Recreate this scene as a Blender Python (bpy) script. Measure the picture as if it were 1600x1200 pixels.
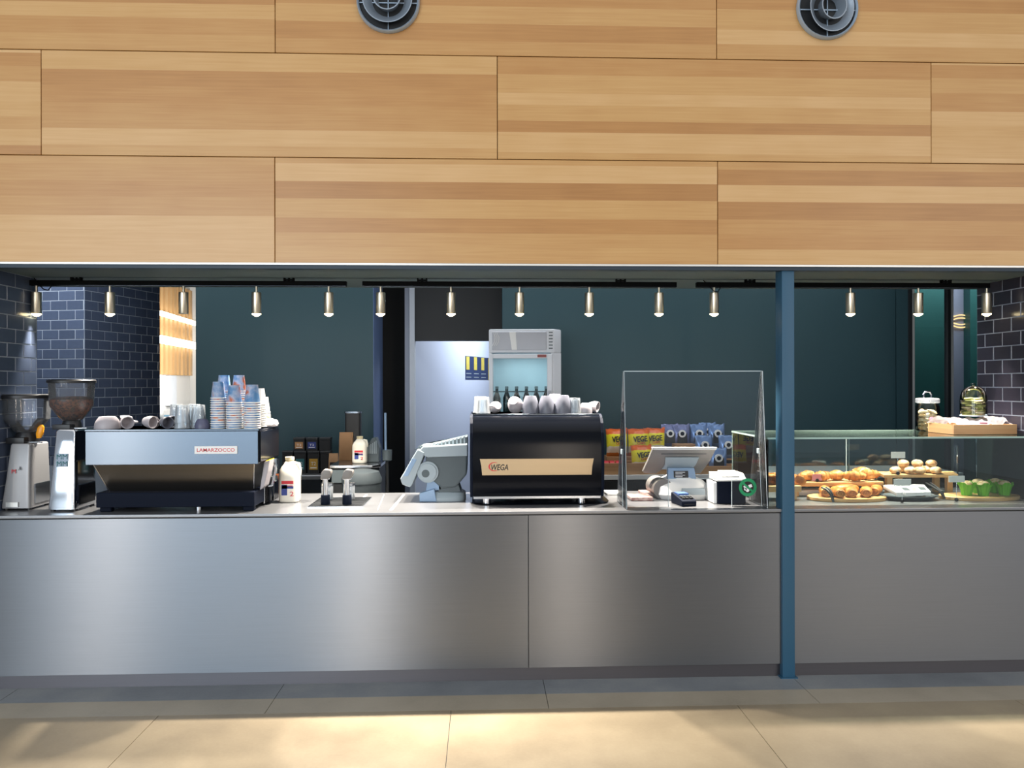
import bpy, bmesh, math, random
from mathutils import Vector, Matrix
random.seed(7)
R = math.radians
PI = math.pi
S = bpy.context.scene
COL = S.collection
for o in list(bpy.data.objects): bpy.data.objects.remove(o)

# ---------------------------------------------------------------- camera
EYE = 1.605; FPX = 1200.0; YAW = R(2.202); ROLL = R(-0.1195)
fw = Vector((math.sin(YAW), math.cos(YAW), 0))
rt0 = Vector((math.cos(YAW), -math.sin(YAW), 0)); up0 = Vector((0, 0, 1))
rt = rt0 * math.cos(ROLL) + up0 * math.sin(ROLL)
up = -rt0 * math.sin(ROLL) + up0 * math.cos(ROLL)
cd = bpy.data.cameras.new('camera'); cam = bpy.data.objects.new('camera', cd); COL.objects.link(cam)
cd.sensor_fit = 'HORIZONTAL'; cd.sensor_width = 36.0; cd.lens = 36.0 * FPX / 1600.0
cd.clip_start = 0.05; cd.clip_end = 200
m = Matrix((rt, up, -fw)).transposed().to_4x4(); m.translation = Vector((0, 0, EYE)); cam.matrix_world = m
S.camera = cam
def ray(px, py): return rt * ((px - 800) / FPX) - up * ((py - 600) / FPX) + fw
def at(px, py, Y):
    d = ray(px, py); t = Y / d.y
    return Vector((d.x * t, Y, EYE + d.z * t))
def on(px, py, Z):
    d = ray(px, py); t = (Z - EYE) / d.z
    return Vector((d.x * t, d.y * t, Z))
def gx(px, Y): return at(px, 600, Y).x
def gz(py, Y, px=800): return at(px, py, Y).z

# ---------------------------------------------------------------- world, lights, exposure
W = bpy.data.worlds.new('world'); S.world = W; W.use_nodes = True
bg = W.node_tree.nodes['Background']; bg.inputs[0].default_value = (0.80, 0.89, 1.0, 1); bg.inputs[1].default_value = 0.42
S.view_settings.view_transform = 'Standard'; S.view_settings.look = 'None'
S.view_settings.exposure = 0.0; S.view_settings.gamma = 1.0; S.view_settings.use_curve_mapping = False
S.cycles.max_bounces = 10; S.cycles.transparent_max_bounces = 24; S.cycles.glossy_bounces = 5
S.cycles.caustics_reflective = False; S.cycles.caustics_refractive = False
S.cycles.sample_clamp_indirect = 6.0
S.cycles.use_denoising = True
def area(name, loc, target, sx, sy, power, col):
    l = bpy.data.lights.new(name, 'AREA'); l.shape = 'RECTANGLE'; l.size = sx; l.size_y = sy; l.energy = power; l.color = col
    o = bpy.data.objects.new(name, l); COL.objects.link(o); o.location = loc
    o.rotation_euler = (Vector(target) - Vector(loc)).to_track_quat('-Z', 'Y').to_euler(); return o
# unseen area lights added behind the viewer, standing in for assumed daylight
area('daylight_fill', (-5.2, -7.5, 2.9), (-0.5, 4, 1.5), 7.0, 5.4, 570, (0.70, 0.86, 1.0))
area('daylight_fill', (9.0, -7.2, 4.4), (1.6, 4, 1.8), 6.5, 4.4, 280, (1.0, 0.91, 0.82))
# broad unseen area light over the hall floor, sized to light it evenly
area('hall_top_fill', (0, -1.5, 7.5), (0, -0.8, 0), 14.0, 8.0, 240, (1.0, 0.96, 0.9))
# unseen area lights added behind the bulkhead to brighten servery and pier
area('servery_fill', (0.2, 5.7, 2.96), (0.2, 5.85, 0), 6.4, 0.5, 58, (0.9, 0.95, 1.0))
area('servery_fill', (-3.7, 5.5, 2.9), (-3.75, 6.5, 1.5), 0.9, 0.4, 30, (0.92, 0.96, 1.0))  # added to brighten the front of the tiled pier
area('glazing_fill', (4.35, 6.65, 2.9), (4.2, 7.2, 1.2), 1.4, 0.3, 22, (0.95, 0.96, 1.0))  # unseen light added to brighten the walls behind the glazing
# narrow unseen warm lights added to streak the brushed steel
for x, p in ((-6.75, 90), (-2.15, 90), (1.55, 70)):
    area('streak_light', (x, -6.0, 1.6), (x * 0.4, 4, 1.0), 0.4, 3.2, p, (1.0, 0.86, 0.72))
# unseen lights added to brighten the far left room and the fridge passage
area('back_room_fill', (-2.5, 8.4, 1.9), (-4.0, 9.4, 1.3), 0.7, 0.7, 48, (1.0, 0.96, 0.9))
area('passage_fill', (0.55, 8.0, 2.5), (-0.4, 8.1, 1.3), 0.6, 0.6, 30, (0.80, 0.88, 1.0))

# ---------------------------------------------------------------- materials
def lin(c):
    if isinstance(c, str):
        c = [int(c[i:i + 2], 16) / 255 for i in (0, 2, 4)]
    return tuple(((v / 12.92) if v <= 0.04045 else ((v + 0.055) / 1.055) ** 2.4) for v in c) + (1.0,)
def nmat(name):
    mt = bpy.data.materials.new(name); mt.use_nodes = True
    nt = mt.node_tree; return mt, nt, nt.nodes['Principled BSDF'], nt.nodes['Material Output']
def link(nt, a, b): nt.links.new(a, b)
def pm(name, c, rough=0.5, metal=0.0, var=0.06, scale=14.0, bump=0.0, stretch=None, coat=0.0, emit=None, es=0.0, trans=0.0, rand=0.0, aniso=None, spec=None):
    """plain procedural material: base colour broken up by noise, optional fine bump"""
    mt, nt, b, out = nmat(name)
    L = lin(c)
    tc = nt.nodes.new('ShaderNodeTexCoord'); mp = nt.nodes.new('ShaderNodeMapping'); nz = nt.nodes.new('ShaderNodeTexNoise')
    if stretch: mp.inputs['Scale'].default_value = stretch
    link(nt, tc.outputs['Object'], mp.inputs[0]); link(nt, mp.outputs[0], nz.inputs['Vector'])
    nz.inputs['Scale'].default_value = scale; nz.inputs['Detail'].default_value = 3
    mx = nt.nodes.new('ShaderNodeMix'); mx.data_type = 'RGBA'
    mx.inputs[6].default_value = tuple(v * (1 - var) for v in L[:3]) + (1,); mx.inputs[7].default_value = tuple(min(1, v * (1 + var)) for v in L[:3]) + (1,)
    link(nt, nz.outputs['Fac'], mx.inputs[0])
    src = mx.outputs[2]
    if rand:
        oi = nt.nodes.new('ShaderNodeObjectInfo'); hs = nt.nodes.new('ShaderNodeHueSaturation'); mr = nt.nodes.new('ShaderNodeMapRange')
        mr.inputs[3].default_value = 1 - rand; mr.inputs[4].default_value = 1 + rand
        link(nt, oi.outputs['Random'], mr.inputs[0]); link(nt, mr.outputs[0], hs.inputs['Value']); link(nt, src, hs.inputs['Color']); src = hs.outputs[0]
    link(nt, src, b.inputs['Base Color'])
    b.inputs['Roughness'].default_value = rough; b.inputs['Metallic'].default_value = metal
    b.inputs['Coat Weight'].default_value = coat
    if spec is not None: b.inputs['Specular IOR Level'].default_value = spec
    if trans: b.inputs['Transmission Weight'].default_value = trans
    if emit: b.inputs['Emission Color'].default_value = lin(emit); b.inputs['Emission Strength'].default_value = es
    if aniso:
        cx = nt.nodes.new('ShaderNodeCombineXYZ')
        for i in range(3): cx.inputs[i].default_value = aniso[1][i]
        link(nt, cx.outputs[0], b.inputs['Tangent']); b.inputs['Anisotropic'].default_value = aniso[0]
    if bump:
        bp = nt.nodes.new('ShaderNodeBump'); bp.inputs['Strength'].default_value = bump; bp.inputs['Distance'].default_value = 0.002
        link(nt, nz.outputs['Fac'], bp.inputs['Height']); link(nt, bp.outputs[0], b.inputs['Normal'])
    return mt
def glass(name, tint=(1, 1, 1), ior=1.45, rough=0.0, haze=0.0, hazecol=(1, 1, 1)):
    """thin sheet of glass: what lies behind shows through, Fresnel reflection on top"""
    mt, nt, b, out = nmat(name); nt.nodes.remove(b)
    t = nt.nodes.new('ShaderNodeBsdfTransparent'); t.inputs[0].default_value = tuple(tint) + (1,)
    g = nt.nodes.new('ShaderNodeBsdfGlossy'); g.inputs['Roughness'].default_value = rough
    fr = nt.nodes.new('ShaderNodeFresnel'); fr.inputs[0].default_value = ior
    mx = nt.nodes.new('ShaderNodeMixShader'); link(nt, fr.outputs[0], mx.inputs[0]); link(nt, t.outputs[0], mx.inputs[1]); link(nt, g.outputs[0], mx.inputs[2])
    res = mx.outputs[0]
    if haze:
        d = nt.nodes.new('ShaderNodeBsdfDiffuse'); d.inputs[0].default_value = tuple(hazecol) + (1,)
        m2 = nt.nodes.new('ShaderNodeMixShader'); m2.inputs[0].default_value = haze
        link(nt, res, m2.inputs[1]); link(nt, d.outputs[0], m2.inputs[2]); res = m2.outputs[0]
    link(nt, res, out.inputs[0]); return mt
def emis(name, c, s):
    mt, nt, b, out = nmat(name); nt.nodes.remove(b)
    e = nt.nodes.new('ShaderNodeEmission'); e.inputs[0].default_value = lin(c); e.inputs[1].default_value = s
    link(nt, e.outputs[0], out.inputs[0]); return mt
def wood(name, ramp, strip=0.085, rough=0.36, axis='X', rand=True, coat=0.15):
    """laminated timber: strips of different tone along one axis, stretched grain, small knots"""
    mt, nt, b, out = nmat(name); N = nt.nodes.new
    tc = N('ShaderNodeTexCoord'); oi = N('ShaderNodeObjectInfo'); sx = N('ShaderNodeSeparateXYZ'); link(nt, tc.outputs['Object'], sx.inputs[0])
    z = sx.outputs['Z'] if axis == 'X' else sx.outputs['Y']
    ofs = N('ShaderNodeMath'); ofs.operation = 'MULTIPLY'; ofs.inputs[1].default_value = 37.0; link(nt, oi.outputs['Random'], ofs.inputs[0])
    wv = N('ShaderNodeTexNoise'); wv.noise_dimensions = '1D'; wv.inputs['Scale'].default_value = 4.0
    wa = N('ShaderNodeMath'); wa.operation = 'ADD'; link(nt, z, wa.inputs[0]); link(nt, ofs.outputs[0], wa.inputs[1]); link(nt, wa.outputs[0], wv.inputs['W'])
    dv = N('ShaderNodeMath'); dv.operation = 'DIVIDE'; dv.inputs[1].default_value = strip; link(nt, z, dv.inputs[0])
    wsc = N('ShaderNodeMath'); wsc.operation = 'MULTIPLY_ADD'; wsc.inputs[1].default_value = 1.1; link(nt, wv.outputs['Fac'], wsc.inputs[0]); link(nt, dv.outputs[0], wsc.inputs[2])
    fl = N('ShaderNodeMath'); fl.operation = 'FLOOR'; link(nt, wsc.outputs[0], fl.inputs[0])
    ad = N('ShaderNodeMath'); ad.operation = 'ADD'; link(nt, fl.outputs[0], ad.inputs[0]); link(nt, ofs.outputs[0], ad.inputs[1])
    wn = N('ShaderNodeTexWhiteNoise'); wn.noise_dimensions = '1D'; link(nt, ad.outputs[0], wn.inputs['W'])
    mp = N('ShaderNodeMapping'); mp.inputs['Scale'].default_value = (0.7, 1, 26) if axis == 'X' else (0.7, 26, 1)
    cb = N('ShaderNodeCombineXYZ'); link(nt, ad.outputs[0], cb.inputs[0]); va = N('ShaderNodeVectorMath'); link(nt, tc.outputs['Object'], va.inputs[0]); link(nt, cb.outputs[0], va.inputs[1])
    link(nt, va.outputs[0], mp.inputs[0])
    g = N('ShaderNodeTexNoise'); g.inputs['Scale'].default_value = 3.2; g.inputs['Detail'].default_value = 6; g.inputs['Distortion'].default_value = 0.6; link(nt, mp.outputs[0], g.inputs['Vector'])
    bl = N('ShaderNodeTexNoise'); bl.inputs['Scale'].default_value = 3.5; link(nt, va.outputs[0], bl.inputs['Vector'])
    f1 = N('ShaderNodeMath'); f1.operation = 'MULTIPLY'; f1.inputs[1].default_value = 0.55; link(nt, wn.outputs['Value'], f1.inputs[0])
    f2 = N('ShaderNodeMath'); f2.operation = 'MULTIPLY_ADD'; f2.inputs[1].default_value = 0.34; link(nt, g.outputs['Fac'], f2.inputs[0]); link(nt, f1.outputs[0], f2.inputs[2])
    f3 = N('ShaderNodeMath'); f3.operation = 'MULTIPLY_ADD'; f3.inputs[1].default_value = 0.22; link(nt, bl.outputs['Fac'], f3.inputs[0]); link(nt, f2.outputs[0], f3.inputs[2])
    rp = N('ShaderNodeValToRGB'); el = rp.color_ramp.elements
    el[0].position = 0.15; el[0].color = lin(ramp[0]); el[1].position = 0.92; el[1].color = lin(ramp[-1])
    for i, c in enumerate(ramp[1:-1]):
        e = el.new(0.15 + 0.77 * (i + 1) / (len(ramp) - 1)); e.color = lin(c)
    link(nt, f3.outputs[0], rp.inputs[0]); link(nt, rp.outputs[0], b.inputs['Base Color'])
    b.inputs['Roughness'].default_value = rough; b.inputs['Coat Weight'].default_value = coat; b.inputs['Coat Roughness'].default_value = 0.3
    bp = N('ShaderNodeBump'); bp.inputs['Strength'].default_value = 0.05; bp.inputs['Distance'].default_value = 0.001; link(nt, g.outputs['Fac'], bp.inputs['Height']); link(nt, bp.outputs[0], b.inputs['Normal'])
    return mt
def blotch(name, c1, c2, scale, rough, thr=(0.4, 0.6), c3=None, bump=0.0, spec=None):
    """two or three tones in soft noise patches"""
    mt, nt, b, out = nmat(name); N = nt.nodes.new
    tc = N('ShaderNodeTexCoord'); nz = N('ShaderNodeTexNoise'); nz.inputs['Scale'].default_value = scale; nz.inputs['Detail'].default_value = 5
    oi = N('ShaderNodeObjectInfo'); va = N('ShaderNodeVectorMath'); cb = N('ShaderNodeCombineXYZ'); ml = N('ShaderNodeMath'); ml.operation = 'MULTIPLY'; ml.inputs[1].default_value = 50
    link(nt, oi.outputs['Random'], ml.inputs[0]); link(nt, ml.outputs[0], cb.inputs[0]); link(nt, tc.outputs['Object'], va.inputs[0]); link(nt, cb.outputs[0], va.inputs[1]); link(nt, va.outputs[0], nz.inputs['Vector'])
    rp = N('ShaderNodeValToRGB'); el = rp.color_ramp.elements
    el[0].position = thr[0]; el[0].color = lin(c1); el[1].position = thr[1]; el[1].color = lin(c2)
    if c3: e = el.new(min(0.99, thr[1] + 0.1)); e.color = lin(c3)
    link(nt, nz.outputs['Fac'], rp.inputs[0]); link(nt, rp.outputs[0], b.inputs['Base Color']); b.inputs['Roughness'].default_value = rough
    if spec is not None: b.inputs['Specular IOR Level'].default_value = spec
    if bump:
        bp = N('ShaderNodeBump'); bp.inputs['Strength'].default_value = bump; bp.inputs['Distance'].default_value = 0.004; link(nt, nz.outputs['Fac'], bp.inputs['Height']); link(nt, bp.outputs[0], b.inputs['Normal'])
    return mt
def bands(name, stops, rough=0.4, h=1.0, warp=0.15, metal=0.0):
    """horizontal printed bands by local height 0..h: stops = [(fraction, colour)]"""
    mt, nt, b, out = nmat(name); N = nt.nodes.new
    tc = N('ShaderNodeTexCoord'); sx = N('ShaderNodeSeparateXYZ'); link(nt, tc.outputs['Object'], sx.inputs[0])
    nz = N('ShaderNodeTexNoise'); nz.inputs['Scale'].default_value = 22; nz.inputs['Detail'].default_value = 4; link(nt, tc.outputs['Object'], nz.inputs['Vector'])
    dv = N('ShaderNodeMath'); dv.operation = 'DIVIDE'; dv.inputs[1].default_value = h; link(nt, sx.outputs['Z'], dv.inputs[0])
    nm = N('ShaderNodeMath'); nm.operation = 'MULTIPLY_ADD'; nm.inputs[1].default_value = warp; link(nt, nz.outputs['Fac'], nm.inputs[0]); link(nt, dv.outputs[0], nm.inputs[2])
    sb = N('ShaderNodeMath'); sb.operation = 'SUBTRACT'; sb.inputs[1].default_value = warp * 0.5; link(nt, nm.outputs[0], sb.inputs[0])
    rp = N('ShaderNodeValToRGB'); rp.color_ramp.interpolation = 'CONSTANT'; el = rp.color_ramp.elements
    el[0].position = stops[0][0]; el[0].color = lin(stops[0][1]); el[1].position = stops[1][0]; el[1].color = lin(stops[1][1])
    for p, c in stops[2:]: e = el.new(p); e.color = lin(c)
    link(nt, sb.outputs[0], rp.inputs[0]); link(nt, rp.outputs[0], b.inputs['Base Color']); b.inputs['Roughness'].default_value = rough; b.inputs['Metallic'].default_value = metal
    return mt

M = {}
M['wood'] = wood('wood_panel', ['a06e3a', 'b5834a', 'c4985e', 'd1a874'])
M['board'] = wood('serving_board', ['b5824c', 'cfa06a', 'dcb684'], strip=0.03, axis='Y', rough=0.45)
M['tray_wood'] = wood('tray_wood', ['94683f', 'b98c5e', 'c9a070'], strip=0.05, rough=0.5)
M['backing'] = pm('panel_backing', '4a3524', 0.8)
M['slat'] = pm('slat_wood', 'c8a272', 0.45, var=0.12, scale=5, stretch=(1, 1, 0.2), rand=0.1)
M['slat_shade'] = pm('slat_gap_shade', '7d5c3c', 0.6)  # dark tone for the shade between the slats
M['soffit'] = pm('soffit_paint', '505c5c', 0.6, var=0.04)
M['fascia'] = pm('fascia_metal', '1a2d3c', 0.5, 0.0)
M['trim_white'] = pm('trim_aluminium', 'd8d8d4', 0.35, 0.6)
M['green'] = pm('green_wall_paint', '2a4147', 0.5, var=0.05, scale=2, spec=0.3)
M['green2'] = pm('green_wall_bright', '2b5c5a', 0.5, var=0.05, scale=2)
M['blueedge'] = pm('blue_edge_paint', '4d6288', 0.5)
M['black'] = pm('black_paint', '121518', 0.55)
M['nearblack'] = pm('dark_bulkhead', '131619', 0.6)
M['white_wall'] = pm('white_wall_paint', 'c9d2e4', 0.6, var=0.03, scale=2)
M['jamb'] = pm('jamb_paint', 'c6ccd4', 0.5)
M['lilac'] = pm('lilac_grey_wall', '8d8fa3', 0.45)
M['tile'] = pm('glazed_tile', '4b566c', 0.24, var=0.1, scale=30, rand=0.12, coat=0.15)
M['tile_r'] = pm('glazed_tile_dim', '37343f', 0.26, var=0.1, scale=30, rand=0.12, coat=0.15)  # same tile; its dimmer, warmer light is put into the colour
M['grout'] = pm('grout', '98a2b0', 0.85, var=0.08, scale=60)
M['grout_d'] = pm('grout_dark', '9aa0b0', 0.85, var=0.08, scale=60)
M['post'] = pm('post_paint', '2a546e', 0.45, var=0.04, scale=6, bump=0.05)
M['steel_front'] = pm('brushed_steel_front', '808388', 0.33, 1.0, var=0.05, scale=3, stretch=(1, 1, 60), aniso=(0.94, (0, 0, 1)))
M['steel_kick'] = pm('brushed_steel_kick', '66656a', 0.42, 1.0, var=0.06, scale=3, stretch=(1, 1, 60), aniso=(0.7, (0, 0, 1)))
M['steel_top'] = pm('bench_steel', '8e8f92', 0.28, 0.65, var=0.08, scale=4, stretch=(1, 12, 1))
M['steel'] = pm('polished_steel', 'c3c5c8', 0.2, 1.0, var=0.05)
M['steel_b'] = pm('brushed_steel', '626a73', 0.27, 1.0, var=0.05, scale=4, stretch=(1, 1, 40), aniso=(0.7, (0, 0, 1)))
M['steel_dull'] = pm('dull_steel', '89847e', 0.3, 1.0, var=0.08, scale=3, stretch=(1, 1, 20))
M['chrome'] = pm('chrome', 'd8dade', 0.07, 1.0, var=0.02)
M['brass'] = pm('brushed_brass', 'cdc3ae', 0.3, 1.0, var=0.06, scale=40)
M['rail'] = pm('black_rail', '08090a', 0.8, spec=0.1)
M['lamp'] = emis('lamp_glow', 'ffe9b4', 14)
M['led'] = emis('led_bar', 'fff3dd', 3.5)
M['lamp_refl'] = emis('reflected_lamp_glow', 'ffc88a', 2.2)  # glow painted for lamps reflected in the glazing
M['glass'] = glass('clear_glass', (0.93, 0.97, 0.955), 1.5)
M['acrylic'] = glass('clear_acrylic', (0.95, 0.96, 0.97), 1.5)
M['edge'] = pm('polished_edge', 'c8d6da', 0.15, 0.0, spec=0.8)
M['edge_green'] = pm('glass_edge', '9fb8ae', 0.15, spec=0.8)
M['hopper'] = glass('hopper_plastic', (0.86, 0.88, 0.9), 1.45, 0.1, 0.06, (0.8, 0.82, 0.85))
M['tumbler'] = glass('tumbler_glass', (0.93, 0.96, 0.98), 1.5, 0.03, 0.2, (0.9, 0.95, 1.0))
M['winglass'] = glass('window_glass', (0.85, 0.92, 0.92), 1.5)
M['grey_grinder'] = pm('grey_lacquer', '9a9a9c', 0.4, 0.3, var=0.03)
M['black_plastic'] = pm('black_plastic', '17181b', 0.42, var=0.1)
M['black_gloss'] = pm('black_gloss', '080b12', 0.18, spec=0.18)
M['navy'] = pm('dark_blue_black', '0c1322', 0.6, spec=0.1)
M['grey_plastic'] = pm('pale_grey_plastic', '98a4aa', 0.45, var=0.04)
M['grey_dark'] = pm('mid_grey_plastic', '4a5458', 0.5, var=0.05)
M['blue_grey'] = pm('blue_grey_plastic', '86a0bd', 0.45)
M['bin_grey'] = pm('bin_grey', '2f3538', 0.5, spec=0.2)
M['taupe'] = pm('taupe_plastic', '79746f', 0.45, var=0.05)
M['white_plastic'] = pm('white_plastic', 'e6e6e4', 0.4, var=0.02)
M['red'] = pm('red_print', 'c8202c', 0.5)
M['green_print'] = pm('green_print', '17905a', 0.5)
M['white_print'] = pm('white_print', 'f2f2f0', 0.5)
M['black_print'] = pm('black_print', '101012', 0.5)
M['blue_print'] = pm('blue_print', '2b3c86', 0.5)
M['teal_print'] = pm('teal_print', '2f6a70', 0.5)
M['gold_band'] = pm('champagne_band', 'b09b7c', 0.32, 0.85, var=0.04, scale=3, stretch=(1, 1, 30))
M['beans'] = blotch('coffee_beans', '2a130a', '83482a', 80, 0.35)
M['orange'] = pm('orange_plastic', 'ef9d1e', 0.35)
M['mug_white'] = pm('mug_white', 'a8a2a6', 0.4, var=0.04, scale=30)
M['mug_lilac'] = pm('mug_lilac_grey', '62646f', 0.4, var=0.05, scale=30)
M['mug_grey'] = pm('mug_grey', '54566e', 0.4, var=0.05, scale=30)
M['cup_rim'] = pm('paper_white', 'eceae4', 0.6, var=0.02)
M['cup_print'] = blotch('paper_cup_print', '4f7fae', '9ba6bd', 17, 0.5, (0.40, 0.54), 'b8623f')
M['milk'] = pm('milk_bottle', 'ece6d6', 0.35, var=0.02)
M['milk_neck'] = pm('milk_bottle_neck', 'e9d9b0', 0.35)
M['yellow'] = pm('yellow_plastic', 'e8d31e', 0.45)
M['gold_label'] = pm('gold_label', 'c79a3c', 0.4)
M['copper_label'] = pm('copper_label', 'b98552', 0.4)
M['chips'] = bands('chip_bag_print', [(0.0, 'b5652b'), (0.12, 'd8cdbb'), (0.36, 'e6d71f'), (0.83, 'de6420')], 0.3, 0.2, 0.16)
M['chips_w'] = pm('silver_foil', 'd6d8d6', 0.25, 0.6, var=0.15, scale=40, bump=0.4)
M['foil_blue'] = pm('blue_foil', '7a97c6', 0.3, 0.5, var=0.3, scale=24, bump=0.5)
M['foil_indigo'] = pm('indigo_foil', '8289b4', 0.3, 0.5, var=0.3, scale=24, bump=0.5)
M['foil_red'] = pm('red_wrapper', 'd42a32', 0.35, var=0.12, scale=40, bump=0.3)
M['cardboard'] = pm('cardboard', 'a87f58', 0.75, var=0.06, scale=10)
M['croissant'] = blotch('croissant_crust', '98561f', 'cb8c46', 34, 0.5, (0.34, 0.60), 'e4bb80', 0.3)
M['bun'] = blotch('sugar_bun', '9c6c42', 'd2b48c', 40, 0.7, (0.35, 0.6), 'e8d8c0', 0.3)
M['pastry'] = blotch('glazed_roll', '8a4818', 'c4803a', 26, 0.38, (0.35, 0.6), 'e8c08a', 0.2)
M['cake'] = blotch('dark_cake', '3b1d14', '6a3a24', 60, 0.6)
M['nuts'] = blotch('cake_topping', 'b96a2c', 'e2a85c', 80, 0.5, bump=0.5)
M['lime_paper'] = pm('lime_paper', '5fae1e', 0.6, var=0.15, scale=40)
M['muffin'] = blotch('muffin_crumb', 'c0a070', 'e2cfa8', 70, 0.8, bump=0.5)
M['cookie'] = blotch('pale_biscuit', 'dcae68', 'f4e4bc', 40, 0.7, (0.3, 0.62))
M['pistachio'] = blotch('green_biscuit', '8c8c34', 'd6cf86', 50, 0.7, (0.35, 0.6))
M['cloth'] = pm('white_cloth', 'efe9ea', 0.85, var=0.04, scale=30, bump=0.3)
M['pink'] = pm('pink_print', 'c98a9c', 0.7)
M['pinkpack'] = blotch('pink_pack', 'b08078', 'dcc0b6', 40, 0.35)
M['slate'] = pm('dark_plate', '4c5257', 0.4, var=0.1, scale=20)
M['fridge_body'] = pm('fridge_grey', 'd3d6dc', 0.4, var=0.02)
M['fridge_head'] = pm('fridge_header', 'aeb1ba', 0.35, var=0.03)
M['fridge_in'] = pm('fridge_liner_glow', 'cfdfe6', 0.5, emit='c4dce6', es=0.15)  # faint emission stands in for light inside the fridge
M['poster_n'] = pm('poster_navy', '26365c', 0.6, var=0.3, scale=40)
M['poster_y'] = pm('poster_yellow', 'cdbb55', 0.6, var=0.2, scale=30)
M['end_glass'] = pm('dark_mirror', '141c1a', 0.5, spec=0.1)
M['red_dim'] = pm('dim_red_display', '7a2a28', 0.4)
M['screen'] = pm('dim_screen', '47639c', 0.2)
M['bottle_dark'] = pm('dark_bottle', '1c2a2c', 0.15, coat=0.4)
M['sky_cab'] = pm('blue_cabinet', '7fb2cf', 0.4)
M['duct'] = pm('duct_grey', '8f9aa6', 0.4, 0.35)
M['duct_rim'] = pm('duct_rim', 'a9bccf', 0.35, 0.3)
# polished concrete
def concrete(name, a, b_, c, rough):
    mt, nt, b, out = nmat(name); N = nt.nodes.new
    ge = N('ShaderNodeNewGeometry'); n1 = N('ShaderNodeTexNoise'); n1.inputs['Scale'].default_value = 1.3; n1.inputs['Detail'].default_value = 6; n1.inputs['Roughness'].default_value = 0.6
    n2 = N('ShaderNodeTexNoise'); n2.inputs['Scale'].default_value = 70; n2.inputs['Detail'].default_value = 3
    for n in (n1, n2): link(nt, ge.outputs['Position'], n.inputs['Vector'])
    rp = N('ShaderNodeValToRGB'); el = rp.color_ramp.elements
    el[0].position = 0.3; el[0].color = lin(a); el[1].position = 0.72; el[1].color = lin(c); e = el.new(0.5); e.color = lin(b_)
    ad = N('ShaderNodeMath'); ad.operation = 'MULTIPLY_ADD'; ad.inputs[1].default_value = 0.12; link(nt, n2.outputs['Fac'], ad.inputs[0]); link(nt, n1.outputs['Fac'], ad.inputs[2])
    sb = N('ShaderNodeMath'); sb.operation = 'SUBTRACT'; sb.inputs[1].default_value = 0.06; link(nt, ad.outputs[0], sb.inputs[0])
    link(nt, sb.outputs[0], rp.inputs[0]); link(nt, rp.outputs[0], b.inputs['Base Color'])
    mr = N('ShaderNodeMapRange'); mr.inputs[3].default_value = rough - 0.08; mr.inputs[4].default_value = rough + 0.12; link(nt, n1.outputs['Fac'], mr.inputs[0]); link(nt, mr.outputs[0], b.inputs['Roughness'])
    bp = N('ShaderNodeBump'); bp.inputs['Strength'].default_value = 0.04; bp.inputs['Distance'].default_value = 0.002; link(nt, n2.outputs['Fac'], bp.inputs['Height']); link(nt, bp.outputs[0], b.inputs['Normal'])
    return mt
M['floor'] = concrete('polished_concrete', '877963', '9b8c73', 'aa9b80', 0.36)
M['strip'] = concrete('edge_concrete_shaded', '6c7176', '82868a', '9b9c9a', 0.4)  # blue-grey edging; the tone also holds shade beside the counter
M['strip2'] = concrete('border_concrete', '948a78', 'a89d8a', 'b6ac9a', 0.36)

# ---------------------------------------------------------------- mesh helpers
def nb(): return bmesh.new()
def quad(bm, vs):
    try: bm.faces.new(vs)
    except ValueError: pass
def bx(bm, x0, x1, y0, y1, z0, z1, bev=0.0, seg=2):
    t = bmesh.new() if bev else bm
    v = [t.verts.new((x, y, z)) for z in (z0, z1) for y in (y0, y1) for x in (x0, x1)]
    for f in ((0, 2, 3, 1), (4, 5, 7, 6), (0, 1, 5, 4), (2, 6, 7, 3), (0, 4, 6, 2), (1, 3, 7, 5)): t.faces.new([v[i] for i in f])
    if bev:
        bmesh.ops.bevel(t, geom=t.edges[:], offset=bev, segments=seg, affect='EDGES', profile=0.6)
        merge(bm, t)
    return bm
def merge(bm, t, mat=None):
    me = bpy.data.meshes.new('tmp'); t.to_mesh(me); t.free()
    if mat is not None: me.transform(mat)
    bm.from_mesh(me); bpy.data.meshes.remove(me)
def ring_faces(bm, rings, cap0=True, cap1=True, closed=True):
    n = len(rings[0])
    for a, b in zip(rings, rings[1:]):
        for i in range(n if closed else n - 1):
            j = (i + 1) % n; quad(bm, (a[i], a[j], b[j], b[i]))
    if cap0: quad(bm, list(reversed(rings[0])))
    if cap1: quad(bm, rings[-1])
def lathe(bm, prof, seg=24, c=(0, 0, 0), cap0=True, cap1=True):
    rings = [[bm.verts.new((c[0] + r * math.cos(2 * PI * i / seg), c[1] + r * math.sin(2 * PI * i / seg), c[2] + z)) for i in range(seg)] for r, z in prof]
    ring_faces(bm, rings, cap0, cap1); return bm
def sring(bm, z, rx, ry, n=4.0, seg=28, cx=0, cy=0, rot=0):
    vs = []
    for i in range(seg):
        a = 2 * PI * (i + 0.5) / seg; ca, sa = math.cos(a), math.sin(a)
        x = rx * math.copysign(abs(ca) ** (2 / n), ca); y = ry * math.copysign(abs(sa) ** (2 / n), sa)
        if rot: x, y = x * math.cos(rot) - y * math.sin(rot), x * math.sin(rot) + y * math.cos(rot)
        vs.append(bm.verts.new((cx + x, cy + y, z)))
    return vs
def sloft(bm, secs, n=4.0, seg=28, cap0=True, cap1=True):
    """secs: (z, rx, ry[, cx, cy]) superellipse sections"""
    ring_faces(bm, [sring(bm, s[0], s[1], s[2], n, seg, *(s[3:5] if len(s) > 3 else (0, 0))) for s in secs], cap0, cap1); return bm
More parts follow.
